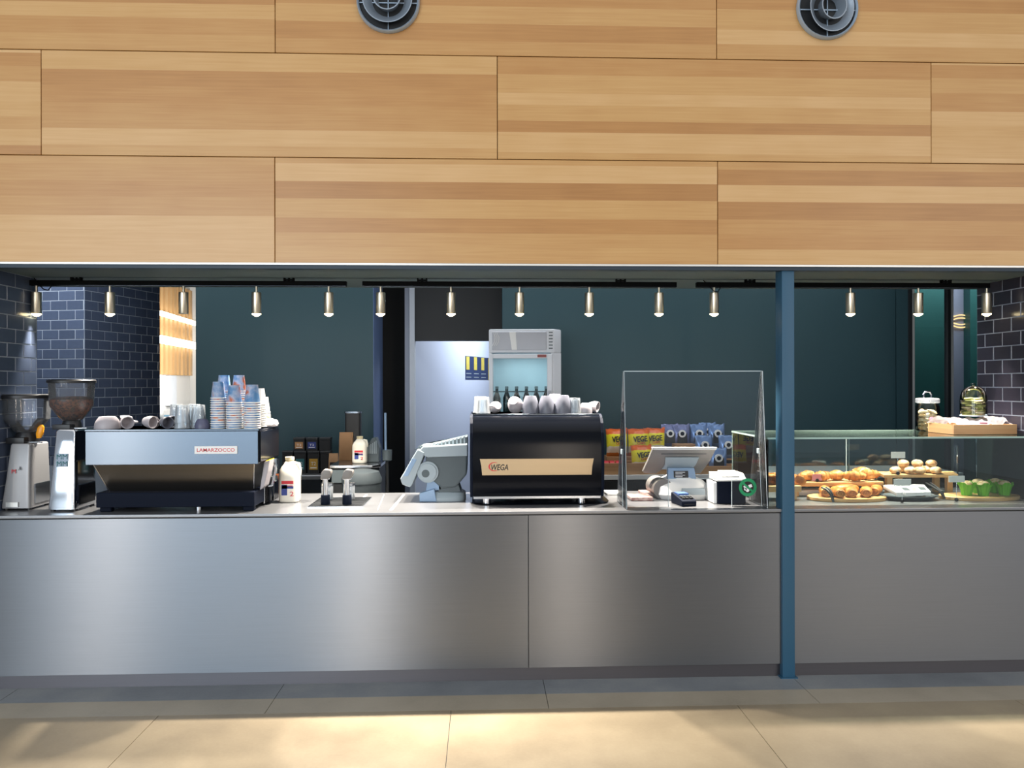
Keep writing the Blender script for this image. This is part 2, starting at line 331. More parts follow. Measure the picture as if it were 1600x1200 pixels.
def frame_of(d):
    d = d.normalized(); a = Vector((0, 0, 1)) if abs(d.z) < 0.9 else Vector((1, 0, 0)); u = d.cross(a).normalized(); return u, d.cross(u)
def cyl(bm, p0, p1, r0, r1=None, seg=16, caps=True):
    p0, p1 = Vector(p0), Vector(p1); r1 = r0 if r1 is None else r1; u, v = frame_of(p1 - p0)
    rs = [[bm.verts.new(p + (u * math.cos(2 * PI * i / seg) + v * math.sin(2 * PI * i / seg)) * r) for i in range(seg)] for p, r in ((p0, r0), (p1, r1))]
    ring_faces(bm, rs, caps, caps); return bm
def tube(bm, pts, r, seg=8, rad=None):
    pts = [Vector(p) for p in pts]; rs = []; u = None
    for k, p in enumerate(pts):
        d = (pts[min(k + 1, len(pts) - 1)] - pts[max(k - 1, 0)]).normalized()
        if u is None: u, v = frame_of(d)
        else:
            u = (u - d * u.dot(d)).normalized(); v = d.cross(u)
        q = rad[k] if rad else r
        rs.append([bm.verts.new(p + (u * math.cos(2 * PI * i / seg) + v * math.sin(2 * PI * i / seg)) * q) for i in range(seg)])
    ring_faces(bm, rs); return bm
def prism(bm, poly, a0, a1, axis='Y', bev=0.0):
    """polygon in the plane across the axis, extruded from a0 to a1 (Y: poly in xz, X: poly in yz, Z: poly in xy)"""
    t = bmesh.new()
    def P(p, a): return {'Y': (p[0], a, p[1]), 'X': (a, p[0], p[1]), 'Z': (p[0], p[1], a)}[axis]
    lo = [t.verts.new(P(p, a0)) for p in poly]; hi = [t.verts.new(P(p, a1)) for p in poly]
    ring_faces(t, [lo, hi])
    bmesh.ops.recalc_face_normals(t, faces=t.faces[:])
    if bev: bmesh.ops.bevel(t, geom=t.edges[:], offset=bev, segments=2, affect='EDGES', profile=0.6)
    merge(bm, t); return bm
def ball(bm, c, rx, ry=None, rz=None, seg=14, ringn=9, bottom=-1.0):
    ry = rx if ry is None else ry; rz = rx if rz is None else rz; rs = []
    for k in range(1, ringn):
        th = PI * k / ringn; z = -math.cos(th); rs.append([bm.verts.new((c[0] + rx * math.sin(th) * math.cos(2 * PI * i / seg), c[1] + ry * math.sin(th) * math.sin(2 * PI * i / seg), c[2] + rz * max(z, bottom))) for i in range(seg)])
    ring_faces(bm, rs); return bm
def mesh_of(name, bm, mats, smooth=True, ang=35):
    bmesh.ops.recalc_face_normals(bm, faces=bm.faces[:])
    me = bpy.data.meshes.new(name); bm.to_mesh(me); bm.free()
    for x in (mats if isinstance(mats, (list, tuple)) else [mats]): me.materials.append(M[x] if isinstance(x, str) else x)
    if smooth:
        me.shade_smooth(); me.set_sharp_from_angle(angle=R(ang))
    return me
def put(name, me, parent=None, loc=(0, 0, 0), rot=(0, 0, 0)):
    o = bpy.data.objects.new(name, me); COL.objects.link(o); o.location = loc; o.rotation_euler = rot
    if parent: o.parent = parent
    return o
def obj(name, bm, mat, parent=None, loc=(0, 0, 0), rot=(0, 0, 0), smooth=True, ang=35, label=None):
    o = put(name, mesh_of(name, bm, mat, smooth, ang), parent, loc, rot)
    if label: o['label'] = label
    return o
def tag(o, label, cat, group=None):
    o['label'] = label; o['category'] = cat
    if group: o['group'] = group
    return o
def thing(name, label, cat, loc=(0, 0, 0), rotz=0.0, group=None):
    o = bpy.data.objects.new(name, None); COL.objects.link(o); o.location = loc; o.rotation_euler = (0, 0, rotz); o.empty_display_size = 0.05
    return tag(o, label, cat, group)
def struct(name, bm, mat, label=None, cat=None, parent=None, smooth=False):
    o = obj(name, bm, mat, parent, smooth=smooth)
    if parent is None:
        o['kind'] = 'structure'
        if label: o['label'] = label
        if cat: o['category'] = cat
    return o
def dup(root, loc, rot=None, label=None, group=None):
    r = root.copy(); COL.objects.link(r); r.location = loc
    if rot is not None: r.rotation_euler = rot if isinstance(rot, (tuple, list)) else (0, 0, rot)
    if label: r['label'] = label
    if group: r['group'] = group
    for ch in list(root.children):
        c = ch.copy(); COL.objects.link(c); c.parent = r
        for g in list(ch.children):
            d = g.copy(); COL.objects.link(d); d.parent = c
    return r
def text(name, s, width, height, mat, parent, loc, rot=(PI / 2, 0, 0), depth=0.0006, label=None, shear=0.0, bold=0.0):
    """raised lettering fitted to width x height, centred on loc, facing -Y by default"""
    cu = bpy.data.curves.new(name, 'FONT'); cu.body = s; cu.align_x = 'LEFT'; cu.extrude = 0.01; cu.resolution_u = 3; cu.shear = shear; cu.offset = bold
    to = bpy.data.objects.new(name, cu); COL.objects.link(to)
    dg = bpy.context.evaluated_depsgraph_get(); me = bpy.data.meshes.new_from_object(to.evaluated_get(dg)); bpy.data.objects.remove(to)
    xs = [v.co.x for v in me.vertices]; ys = [v.co.y for v in me.vertices]
    x0, x1, y0, y1 = min(xs), max(xs), min(ys), max(ys)
    for v in me.vertices:
        v.co.x = (v.co.x - (x0 + x1) / 2) * width / (x1 - x0); v.co.y = (v.co.y - (y0 + y1) / 2) * height / (y1 - y0); v.co.z *= depth / 0.01
    me.materials.clear(); me.materials.append(M[mat])
    o = put(name, me, parent, loc, rot)
    if label: o['label'] = label
    return o
def part(name, bm, mat, parent, smooth=True, ang=35, label=None, kind=None):
    """a part modelled in world coordinates under an unrotated thing (or under one of its parts)"""
    o = obj(name, bm, mat, parent, smooth=smooth, ang=ang, label=label)
    root = parent
    while root.parent: root = root.parent
    o.data.transform(Matrix.Translation(-root.location))
    if kind: o['kind'] = kind
    return o

WY = 4.10        # face of the timber wall
CY = 4.14        # face of the counter
ZC = 0.918       # counter top
ZS = 2.248       # underside of the bulkhead
XL = gx(57, 4.66); XR = gx(1527, 4.85)

# ---------------------------------------------------------------- floor
bm = nb(); bx(bm, -9, 9, -8, 11.5, -0.2, -0.012)
floor = struct('floor', bm, 'strip', 'polished concrete floor of the hall and servery', 'floor')
def slab(x0, x1, y0, y1, mat): 
    b = nb(); bx(b, x0 + 0.0015, x1 - 0.0015, y0 + 0.0012, y1 - 0.0012, -0.012, 0.0); struct('slab', b, mat, parent=floor)
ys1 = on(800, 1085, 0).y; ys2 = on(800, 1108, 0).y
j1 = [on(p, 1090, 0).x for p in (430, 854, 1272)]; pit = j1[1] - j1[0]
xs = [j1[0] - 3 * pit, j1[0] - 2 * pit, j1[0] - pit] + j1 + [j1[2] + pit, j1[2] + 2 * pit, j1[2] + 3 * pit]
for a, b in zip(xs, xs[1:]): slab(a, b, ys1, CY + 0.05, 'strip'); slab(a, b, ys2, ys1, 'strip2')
j2 = [on(207, 1160, 0).x, on(700, 1160, 0).x, on(1198, 1160, 0).x]; pit = j2[2] - j2[1]
xs = [j2[0] - 2 * pit, j2[0] - pit] + j2 + [j2[2] + pit, j2[2] + 2 * pit]
for a, b in zip(xs, xs[1:]):
    for k in range(3): slab(a, b, ys2 - 1.5 * (k + 1), ys2 - 1.5 * k, 'floor')
bm = nb(); bx(bm, -9, 9, CY + 0.06, 11.5, -0.012, 0.0); struct('floor_back', bm, 'strip', 'grey concrete floor behind the counter', 'floor')

# ---------------------------------------------------------------- timber wall over the opening
bm = nb(); bx(bm, -6, 6.5, WY + 0.025, WY + 0.25, ZS + 0.02, 5.4)
wall_front = struct('wall_front', bm, 'backing', 'timber panelled wall above the coffee counter', 'wall')
H1 = gz(249, WY) ; H2 = gz(88, WY); ph = H2 - H1
rows = [(ZS - 0.002, H1, (430, 1122)), (H1, H2, (65, 778, 1456)), (H2, H2 + ph, (431, 1121)), (H2 + ph, H2 + 2 * ph, (65, 778, 1456))]
pw = gx(1122, WY) - gx(430, WY)
for z0, z1, js in rows:
    x = [gx(j, WY) for j in js]; x = [x[0] - 2 * pw, x[0] - pw] + x + [x[-1] + pw, x[-1] + 2 * pw]
    for a, b in zip(x, x[1:]):
        if b < -4.2 or a > 4.8: continue
        bm = nb(); bx(bm, a + 0.0018, b - 0.0018, WY, WY + 0.022, z0 + 0.002, z1 - 0.002, 0.0015, 1)
        o = obj('panel', bm, 'wood', wall_front, smooth=False)
bm = nb(); bx(bm, -6, 6.5, WY - 0.004, WY + 0.06, ZS - 0.011, ZS - 0.001); struct('trim_1', bm, 'trim_white', 'thin white metal trim under the timber panels', 'trim')
bm = nb(); bx(bm, -6, 6.5, WY + 0.004, WY + 0.06, ZS - 0.03, ZS - 0.011); struct('trim_2', bm, 'fascia', 'dark blue metal edge under the white trim', 'trim')
# bulkhead underside with the recessed slot the tracks hang from
TY = 4.60
bm = nb(); bx(bm, -6, 6.5, WY + 0.06, TY - 0.012, ZS - 0.012, ZS + 0.05); bx(bm, -6, 6.5, TY + 0.012, 5.05, ZS - 0.012, ZS + 0.05); bx(bm, -6, 6.5, TY - 0.02, TY + 0.02, ZS + 0.02, ZS + 0.06)
bx(bm, -6, 6.5, 5.0, 5.05, ZS, 3.1); struct('ceiling_bulkhead', bm, 'soffit', 'grey underside of the bulkhead over the counter', 'ceiling')
bm = nb(); bx(bm, -6, 6.5, 5.05, 11.5, 3.0, 3.1); struct('ceiling', bm, 'black', 'dark ceiling above the servery', 'ceiling')

# ---------------------------------------------------------------- tiled walls
_tiles = {}
def tile_mesh(w, h, mat):
    k = (round(w, 3), round(h, 3), mat)
    if k not in _tiles:
        b = nb(); c = 0.002; t = 0.003
        lo = [b.verts.new(p) for p in ((0, 0, 0), (w, 0, 0), (w, 0, h), (0, 0, h))]
        hi = [b.verts.new(p) for p in ((c, -t, c), (w - c, -t, c), (w - c, -t, h - c), (c, -t, h - c))]
        ring_faces(b, [lo, hi]); _tiles[k] = mesh_of('tile', b, mat, smooth=False)
    return _tiles[k]
def tile_wall(parent, o, d, length, z0, z1, mat, tw=0.153, th=0.079):
    ang = math.atan2(d[1], d[0]); r = 0; z = z0; g = 0.0052
    while z + th <= z1 + 1e-6:
        s = -tw / 2 if r % 2 else 0.0
        while s < length - 0.012:
            a, b = max(s, 0), min(s + tw, length)
            if b - a > 0.02:
                t = put('tile', tile_mesh(b - a - g, th - g, mat), parent, (o[0] + d[0] * (a + g / 2), o[1] + d[1] * (a + g / 2), z), (random.uniform(-.008, .008), 0, ang + random.uniform(-.008, .008)))
            s += tw
        z += th; r += 1
bm = nb(); bx(bm, XL - 0.6, XL, 4.0 + 0.14, 4.66, 0, ZS + 0.3); wl = struct('wall_left', bm, 'grout', 'dark tiled return wall left of the counter', 'wall')
bm = nb(); bx(bm, XL - 3.0, XL - .003, 4.128, 4.139, 0, ZS - .02); struct('wall_left_face', bm, 'green', 'dark green wall face left of the opening', 'wall')
bm = nb(); bx(bm, gx(1527, 4.85) + .003, gx(1527, 4.85) + 3.0, 4.128, 4.139, 0, ZS - .02); struct('wall_right_face', bm, 'green', 'dark green wall face right of the opening', 'wall')
tile_wall(wl, (XL, 4.145), (0, 1), 0.512, 0.895, 2.30, 'tile')
bm = nb(); bx(bm, XL - 0.6, XL - 0.002, 4.66, 4.67, 0, ZS + 0.3); struct('wall_left_end', bm, 'tile', 'dark end of the tiled return wall', 'wall')
bm = nb(); bx(bm, XR, XR + 0.6, 4.14, 4.85, 0, ZS + 0.3); wr = struct('wall_right', bm, 'grout_d', 'dark tiled return wall right of the pastry display', 'wall')
tile_wall(wr, (XR, 4.85), (0, -1), 0.705, 0.905, 2.31, 'tile_r', .163, .0845)
# free standing tiled pier behind the grinders
pc = at(132, 600, 6.33); a = R(13.2); du = Vector((math.cos(a), -math.sin(a))); dv = Vector((math.sin(a), math.cos(a)))
p0 = Vector((pc.x, pc.y)); fl = p0 - du * 0.62; sl = 0.95
bm = nb(); prism(bm, [tuple(fl), tuple(p0), tuple(p0 + dv * sl), tuple(fl + dv * sl)], 0, 3.0, 'Z'); pier = struct('wall_pier', bm, 'grout', 'blue grey tiled pier behind the coffee grinders', 'wall')
n1 = Vector((du.y, -du.x)) * 0.0; tile_wall(pier, fl, du, 0.62, 0.95, 2.55, 'tile'); tile_wall(pier, p0, dv, sl, 0.95, 2.55, 'tile')

# ---------------------------------------------------------------- servery walls
BY = 6.30
GL0, GL1 = gx(306, BY), gx(583, BY)
bm = nb(); bx(bm, GL0, GL1, BY, 6.84, 0, 3.0); bm2 = nb()
o = struct('wall_back_left', bm, 'green', 'dark green wall panel behind the espresso machines', 'wall')
bm = nb(); bx(bm, GL1, GL1 + 0.006, BY + 0.004, 6.86, 0, 3.0); struct('trim_3', bm, 'blueedge', 'blue painted end of the dark green wall', 'trim')
GR0, GR1 = gx(785, BY), gx(1425, BY)
bm = nb(); bx(bm, GR0, gx(1400, BY) - 0.004, BY, BY + 0.15, 0, 3.0); bx(bm, gx(1400, BY) + 0.004, GR1, BY, BY + 0.15, 0, 3.0); bx(bm, GR0, GR1, BY + 0.012, BY + 0.15, 0, 3.0)
struct('wall_back_right', bm, 'green', 'dark green wall behind the till and pastries', 'wall')
JY = 6.92
bm = nb(); bx(bm, gx(640, JY), gx(648, JY), JY, JY + 0.12, 0, 3.0); struct('trim_4', bm, 'jamb', 'pale grey jamb beside the passage opening', 'trim')
bm = nb(); bx(bm, gx(648, JY), gx(800, JY), JY + 0.01, JY + 0.12, gz(532, JY), 3.0); struct('wall_lintel', bm, 'nearblack', 'black bulkhead above the passage opening', 'wall')
wa = Vector((gx(648, JY + 0.12), JY + 0.12)); wb = Vector((gx(790, 9.4), 9.4)); wd = (wb - wa).normalized(); wn = Vector((-wd.y, wd.x))
bm = nb(); prism(bm, [tuple(wa), tuple(wb), tuple(wb + wn * 0.1), tuple(wa + wn * 0.1)], 0, 2.9, 'Z'); struct('wall_passage', bm, 'white_wall', 'pale blue white passage wall behind the fridge', 'wall')
bm = nb(); bx(bm, gx(780, 9.5), 2.2, 9.4, 9.5, 0, 2.9); struct('wall_passage_end', bm, 'white_wall', 'white end wall of the passage', 'wall')
bm = nb(); bx(bm, gx(560, 8.9), gx(645, 8.9) + 0.02, 8.9, 9.0, 0, 3.0); struct('wall_dark', bm, 'black', 'black wall at the back of the dark gap', 'wall')
bm = nb(); bx(bm, -6, -5.9, 4.5, 11.5, 0, 3.0); bx(bm, 6.4, 6.5, 4.5, 11.5, 0, 3.0); bx(bm, -6, XL - 0.6, 4.14, 4.2, 0, 3); bx(bm, XR + 0.6, 6.5, 4.14, 4.2, 0, 3); bx(bm, -6, 6.5, 11.4, 11.5, 0, 3.0)
struct('wall_outer', bm, 'black', 'dark outer walls of the servery', 'wall')

# room beyond the left gap: timber slats, light bars, white wall, blue cabinet
q0 = Vector((gx(236, 8.6), 8.6)); q1 = Vector((gx(297, 10.2), 10.2)); qd = (q1 - q0).normalized(); qn = Vector((qd.y, -qd.x))
bm = nb(); prism(bm, [tuple(q0), tuple(q1), tuple(q1 - qn * 0.1), tuple(q0 - qn * 0.1)], 0, 3.0, 'Z'); wsl = struct('wall_slatted', bm, 'white_plastic', 'white wall with timber slats in the room beyond the left gap', 'wall')
zt, zm = gz(440, 9.2, 270), gz(586, 9.4, 270); L = (q1 - q0).length; ns = 9
bm = nb(); bx(bm, 0, L / ns * 0.55, -0.05, 0, 0, zt - zm); sm = mesh_of('slat', bm, 'slat', smooth=False)
bm = nb(); prism(bm, [tuple(q0 + qn * .008), tuple(q1 + qn * .008), tuple(q1), tuple(q0)], zm, zt, 'Z'); obj('slat_gap_shade', bm, 'slat_shade', wsl, smooth=False)  # dark brown sheet stands in for shade between the slats
for i in range(ns):
    p = q0 + qd * (L * i / ns); put('slat', sm, wsl, (p.x, p.y, zm), (0, 0, math.atan2(qd.y, qd.x)))
def bar(name, z, h, mat, label):
    b = nb(); bx(b, 0, L, -0.115, -0.055, -h / 2, h / 2)
    o = obj(name, b, mat, None, (q0.x, q0.y, z), (0, 0, math.atan2(qd.y, qd.x)), smooth=False); return tag(o, label, 'light')
bar('light_bar', gz(497, 9.3, 270), 0.045, 'led', 'upper white light bar across the timber slats')
bar('light_bar', gz(535, 9.3, 270), 0.085, 'led', 'lower broad white light bar across the timber slats')
bm = nb(); bx(bm, gx(293, 10.3), gx(330, 10.3), 10.3, 10.4, 0, 3.0); struct('wall_beyond', bm, 'white_plastic', 'bright white wall beyond the slats', 'wall')
bm = nb(); prism(bm, [tuple(q0 + qd * L * .32 + qn * .06), tuple(q0 + qd * L * .48 + qn * .06), tuple(q0 + qd * L * .48), tuple(q0 + qd * L * .32)], 1.36, zm - 0.01, 'Z')
struct('trim_5', bm, 'jamb', 'grey upright under the slats', 'trim')
t = thing('wall_cabinet', 'pale blue cabinet with white top in the bright room', 'cabinet', (q0.x + .4, q0.y + 0.2, 0))
c0, c1 = q0 + qd * 0.05 + qn * 0.12, q0 + qd * (L - 0.05) + qn * 0.12
bm = nb(); prism(bm, [tuple(c0), tuple(c1), tuple(c1 + qn * .4), tuple(c0 + qn * .4)], 0, 1.27, 'Z'); part('body', bm, 'sky_cab', t, smooth=False)
bm = nb(); prism(bm, [tuple(c0), tuple(c1), tuple(c1 + qn * .43), tuple(c0 + qn * .43)], 1.27, 1.32, 'Z'); part('top', bm, 'white_plastic', t, smooth=False)

# glazing at the back right and what shows through it
bm = nb()
for p, w in ((1425, .03), (1485, .035), (1534, .03)): bx(bm, gx(p, BY) - w / 2, gx(p, BY) + w / 2, BY - 0.02, BY + 0.04, 0, 3.0, 0.003, 1)
bx(bm, GR1, gx(1560, BY), BY - 0.02, BY + 0.04, 0, 0.08); bx(bm, GR1, gx(1560, BY), BY - 0.02, BY + 0.04, 2.6, 2.68)
win = struct('window_1', bm, 'trim_white', 'aluminium framed glazing right of the green wall', 'window')
for p in (1421, 1481):
    bm = nb(); bx(bm, gx(p, BY) - 0.012, gx(p, BY) + 0.012, BY - 0.024, BY + 0.03, 0, 2.6); obj('gasket', bm, 'black', win, smooth=False)
for a, b in ((1427, 1483), (1488, 1532)):
    bm = nb(); bx(bm, gx(a, BY), gx(b, BY), BY + 0.005, BY + 0.011, 0.08, 2.6); obj('pane', bm, 'winglass', win, smooth=False)
bm = nb(); bx(bm, gx(1415, 6.9), gx(1487, 6.9), 6.9, 7.0, 0, 3.0); struct('wall_glazed_green', bm, 'green2', 'brighter green wall seen through the glazing', 'wall')
bm = nb(); bx(bm, gx(1480, 7.3), gx(1517, 7.3), 7.3, 7.4, 0, 3.0); struct('wall_glazed_grey', bm, 'lilac', 'lilac grey wall seen through the glazing', 'wall')
bm = nb(); bx(bm, gx(1516, 7.2), gx(1570, 7.2), 7.2, 7.3, 0, 3.0); struct('wall_glazed_teal', bm, 'green2', 'teal strip of wall beside the tiles', 'wall')
for i, nm in enumerate(('topmost', 'second', 'third', 'lowest')):
    z = gz(495 + i * 4.6, 7.28, 1500); xa, xb = gx(1489, 7.28), gx(1515, 7.28)
    bm = nb(); tube(bm, [(xa + (xb - xa) * k / 8, 7.28, z + 0.018 * math.sin(PI * k / 8) * (1 if i < 2 else -1)) for k in range(9)], 0.006, 6)  # glowing tubes stand in for lamps reflected in the glass
    tag(obj('lamp_reflection', bm, 'lamp_refl'), nm + ' thin warm light strip on the lilac grey wall', 'light', 'warm light strips behind the glazing')

# ---------------------------------------------------------------- steel post
PX0, PX1 = gx(1222, 4.12), gx(1241.5, 4.12)
bm = nb(); bx(bm, PX0, PX1, 4.12, 4.215, 0.0, ZS - 0.012, 0.004, 2)
t = obj('steel_post', bm, 'post'); t['kind'] = 'structure'; tag(t, 'blue painted square steel post in front of the counter', 'post')
bm = nb(); bx(bm, PX0 - .012, PX1 + .012, 4.11, 4.23, 0.0, 0.006); obj('base_plate', bm, 'post', t)

# ---------------------------------------------------------------- counter
t = thing('service_counter', 'long brushed stainless steel coffee counter with three front panels', 'counter', (0, CY, 0))
DX = gx(825, CY)
for a, b in ((XL + .008, DX), (DX, PX0 + 0.03), (PX1 - 0.03, XR - .008)):
    bm = nb(); bx(bm, a + 0.0012, b - 0.0012, CY, CY + 0.03, 0.072, ZC - 0.022, 0.001, 1); part('front_panel', bm, 'steel_front', t, smooth=False)
bm = nb(); bx(bm, XL + .008, XR - .008, CY + 0.018, CY + 0.04, 0, 0.07); part('kick_panel', bm, 'steel_kick', t, smooth=False)
bm = nb(); bx(bm, XL + .008, XR - .008, CY + 0.006, CY + 0.02, ZC - 0.03, ZC - 0.014); part('shadow_gap', bm, 'black', t, smooth=False)
bm = nb(); bx(bm, XL + .008, XR - .008, CY - 0.008, 4.89, ZC - 0.016, ZC, 0.003, 2); part('worktop', bm, 'steel_top', t, smooth=False)
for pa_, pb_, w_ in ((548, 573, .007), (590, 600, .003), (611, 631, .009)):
    c_, d_ = on(pa_, 797, ZC), on(pb_, 773, ZC); bm = nb(); prism(bm, [(c_.x - w_, c_.y), (c_.x + w_, c_.y), (d_.x + w_, d_.y), (d_.x - w_, d_.y)], ZC - .001, ZC + .0012, 'Z'); part('highlight_strip', bm, 'trim_white', t, smooth=False)  # raised pale strips stand in for highlights on the worktop edges
bm = nb(); bx(bm, XL + .008, XR - .008, CY + 0.03, 4.88, 0.07, 0.1); bx(bm, XL + .008, XR - .008, 4.86, 4.88, 0.0, ZC - 0.016); part('carcass', bm, 'black', t, smooth=False)

# ---------------------------------------------------------------- air nozzles in the timber wall
def nozzle(px, py, r, tilt, label):
    c = at(px, py, WY); t = thing('air_nozzle', label, 'vent', (c.x, WY - 0.002, c.z), 0, 'round air nozzles in the timber wall')
    def lat(name, prof, mat, rx=0, rz=0, seg=40, c0=False, c1=False, dy=0):
        b = nb(); lathe(b, prof, seg, cap0=c0, cap1=c1)
        b.transform(Matrix.Translation((0, dy, 0)) @ Matrix.Rotation(rz, 4, 'Z') @ Matrix.Rotation(rx, 4, 'X') @ Matrix.Rotation(PI / 2, 4, 'X')); obj(name, b, mat, t)
    lat('outer_rim', [(r * .93, 0.0), (r * .92, .02), (r * .97, .03), (r * 1.0, .022), (r * 1.005, 0)], 'duct_rim')
    lat('back_disc', [(r * .94, 0.001), (r * .94, .004)], 'nearblack', c0=True, c1=True)
    lat('middle_cone', [(r * .50, .012), (r * .76, .055), (r * .79, .055), (r * .53, .010)], 'duct', R(tilt[0]), R(tilt[1]))
    lat('inner_cone', [(r * .30, .012), (r * .41, .075), (r * .445, .075), (r * .34, .010)], 'duct', R(tilt[0]), R(tilt[1]))
    b = nb(); bx(b, -r * .93, r * .93, -.014, -.006, -r * .07, -r * .04); bx(b, -.002, .002, -.014, -.006, -r * .93, r * .93); obj('spoke', b, 'duct_rim', t)
nozzle(607, 4, gx(656, WY) - gx(607, WY), (0, 0), 'round grey air nozzle high on the timber wall above the fridge side')
nozzle(1291, 15, gx(1338, WY) - gx(1291, WY), (6, 9), 'round grey air nozzle with angled cones above the blue post')

# ---------------------------------------------------------------- light tracks and spot lamps
ZR0, ZR1 = gz(448.5, TY), gz(440.5, TY)
def track(a, b, brs, label, cord=None):
    x0, x1 = gx(a, TY), gx(b, TY); t = thing('light_track', label, 'light track', ((x0 + x1) / 2, TY, ZR0), 0, 'black light tracks under the bulkhead')
    m = nb(); bx(m, x0, x1, TY - .016, TY + .016, ZR0, ZR1, .002, 1); part('rail', m, 'rail', t, smooth=False)
    m = nb(); bx(m, x0, x1, TY - .0165, TY - .014, ZR0, ZR0 + .0012); part('lip', m, 'steel_b', t, smooth=False)
    for p in brs:
        x = gx(p, TY); m = nb(); bx(m, x - .03, x - .022, TY - .014, TY + .014, ZR1 - .002, ZS - .012); bx(m, x + .022, x + .03, TY - .014, TY + .014, ZR1 - .002, ZS - .012); bx(m, x - .03, x + .03, TY - .012, TY + .012, ZR1 + .004, ZR1 + .012); cyl(m, (x, TY, ZR1), (x, TY, ZS - .012), .006); part('bracket', m, 'rail', t, smooth=False)
    if cord:
        x = gx(cord, TY); m = nb(); tube(m, [(x, TY - .02, ZR1 + .01), (x + .03, TY - .03, ZR0 + .005), (x + .06, TY - .03, ZR0 - .025), (x + .085, TY - .03, ZR0 - .03), (x + .1, TY - .025, ZR0 - .005), (x + .1, TY - .018, ZR1)], .003, 6); part('cord', m, 'rail', t)
track(22, 542, (120, 452), 'left black light track above the grinders and steel espresso machine', 57)
track(567, 1057, (660, 970), 'middle black light track above the black espresso machine')
track(1088, 1545, (1172, 1478), 'right black light track passing behind the blue post', 1098)
lampmesh = None
LB = [(57, 'leftmost brass spot lamp, above the grey grinder', 1), (172, 'brass spot lamp in front of the tiled pier', 1), (287, 'unlit brass spot lamp in front of the bright timber slats', 0), (401, 'brass spot lamp above the paper cup stacks', 1), (514, 'brass spot lamp at the right end of the left track', 1),
      (595, 'brass spot lamp at the left end of the middle track, by the dark gap', 1), (705, 'brass spot lamp in front of the black bulkhead, left of the fridge', 1), (812, 'brass spot lamp right above the fridge', 1), (921, 'brass spot lamp first to the right of the fridge', 1), (1030, 'brass spot lamp at the right end of the middle track, above the acrylic screen', 1),
      (1116, 'brass spot lamp just left of the blue post', 1), (1329, 'brass spot lamp first to the right of the blue post', 1), (1435, 'brass spot lamp above the biscuit jar', 1), (1542, 'rightmost brass spot lamp, in front of the dark tiled wall', 1)]
bm = nb(); cyl(bm, (0, 0, .125), (0, 0, .17), .0075, seg=12); stem_m = mesh_of('stem', bm, 'brass')
bm = nb(); lathe(bm, [(.024, .002), (.0265, 0), (.0275, .002), (.0275, .123), (.025, .126)], 24); body_m = mesh_of('body', bm, 'brass')
bm = nb(); lathe(bm, [(.0005, -.018), (.013, -.014), (.026, -.004), (.0255, .001), (.022, .003)], 20); bulb_m = mesh_of('bulb', bm, 'lamp')  # dome pushed below the body to hold the lamp's glare
bm = nb(); lathe(bm, [(.0005, -.001), (.022, -.001), (.0235, .003)], 20); bulb_off = mesh_of('bulb', bm, 'grey_plastic')
sl = bpy.data.lights.new('spot', 'SPOT'); sl.energy = 160; sl.color = (1.0, 0.91, 0.79); sl.spot_size = R(100); sl.spot_blend = 0.8; sl.shadow_soft_size = 0.02
for px, lab, lit in LB:
    z = gz(490, TY, px); t = thing('spot_lamp', lab, 'spot lamp', (gx(px, TY), TY, z), 0, 'brass spot lamps on the tracks')
    put('stem', stem_m, t); put('body', body_m, t); put('bulb', bulb_m if lit else bulb_off, t)
    if lit:
        o = bpy.data.objects.new('spot_light', sl); COL.objects.link(o); o.parent = t; o.location = (0, 0, -.03)
        o.rotation_euler = (R(-4), 0, 0)
        if px < 100 or px > 1500: s2 = sl.copy(); s2.energy = 45; s2.spot_size = R(60); o.data = s2; o.rotation_euler = (R(-4), R(-8 if px < 100 else 8), 0)
# ================================================================ things on the counter
def zat(py, Y, px): return at(px, py, Y).z

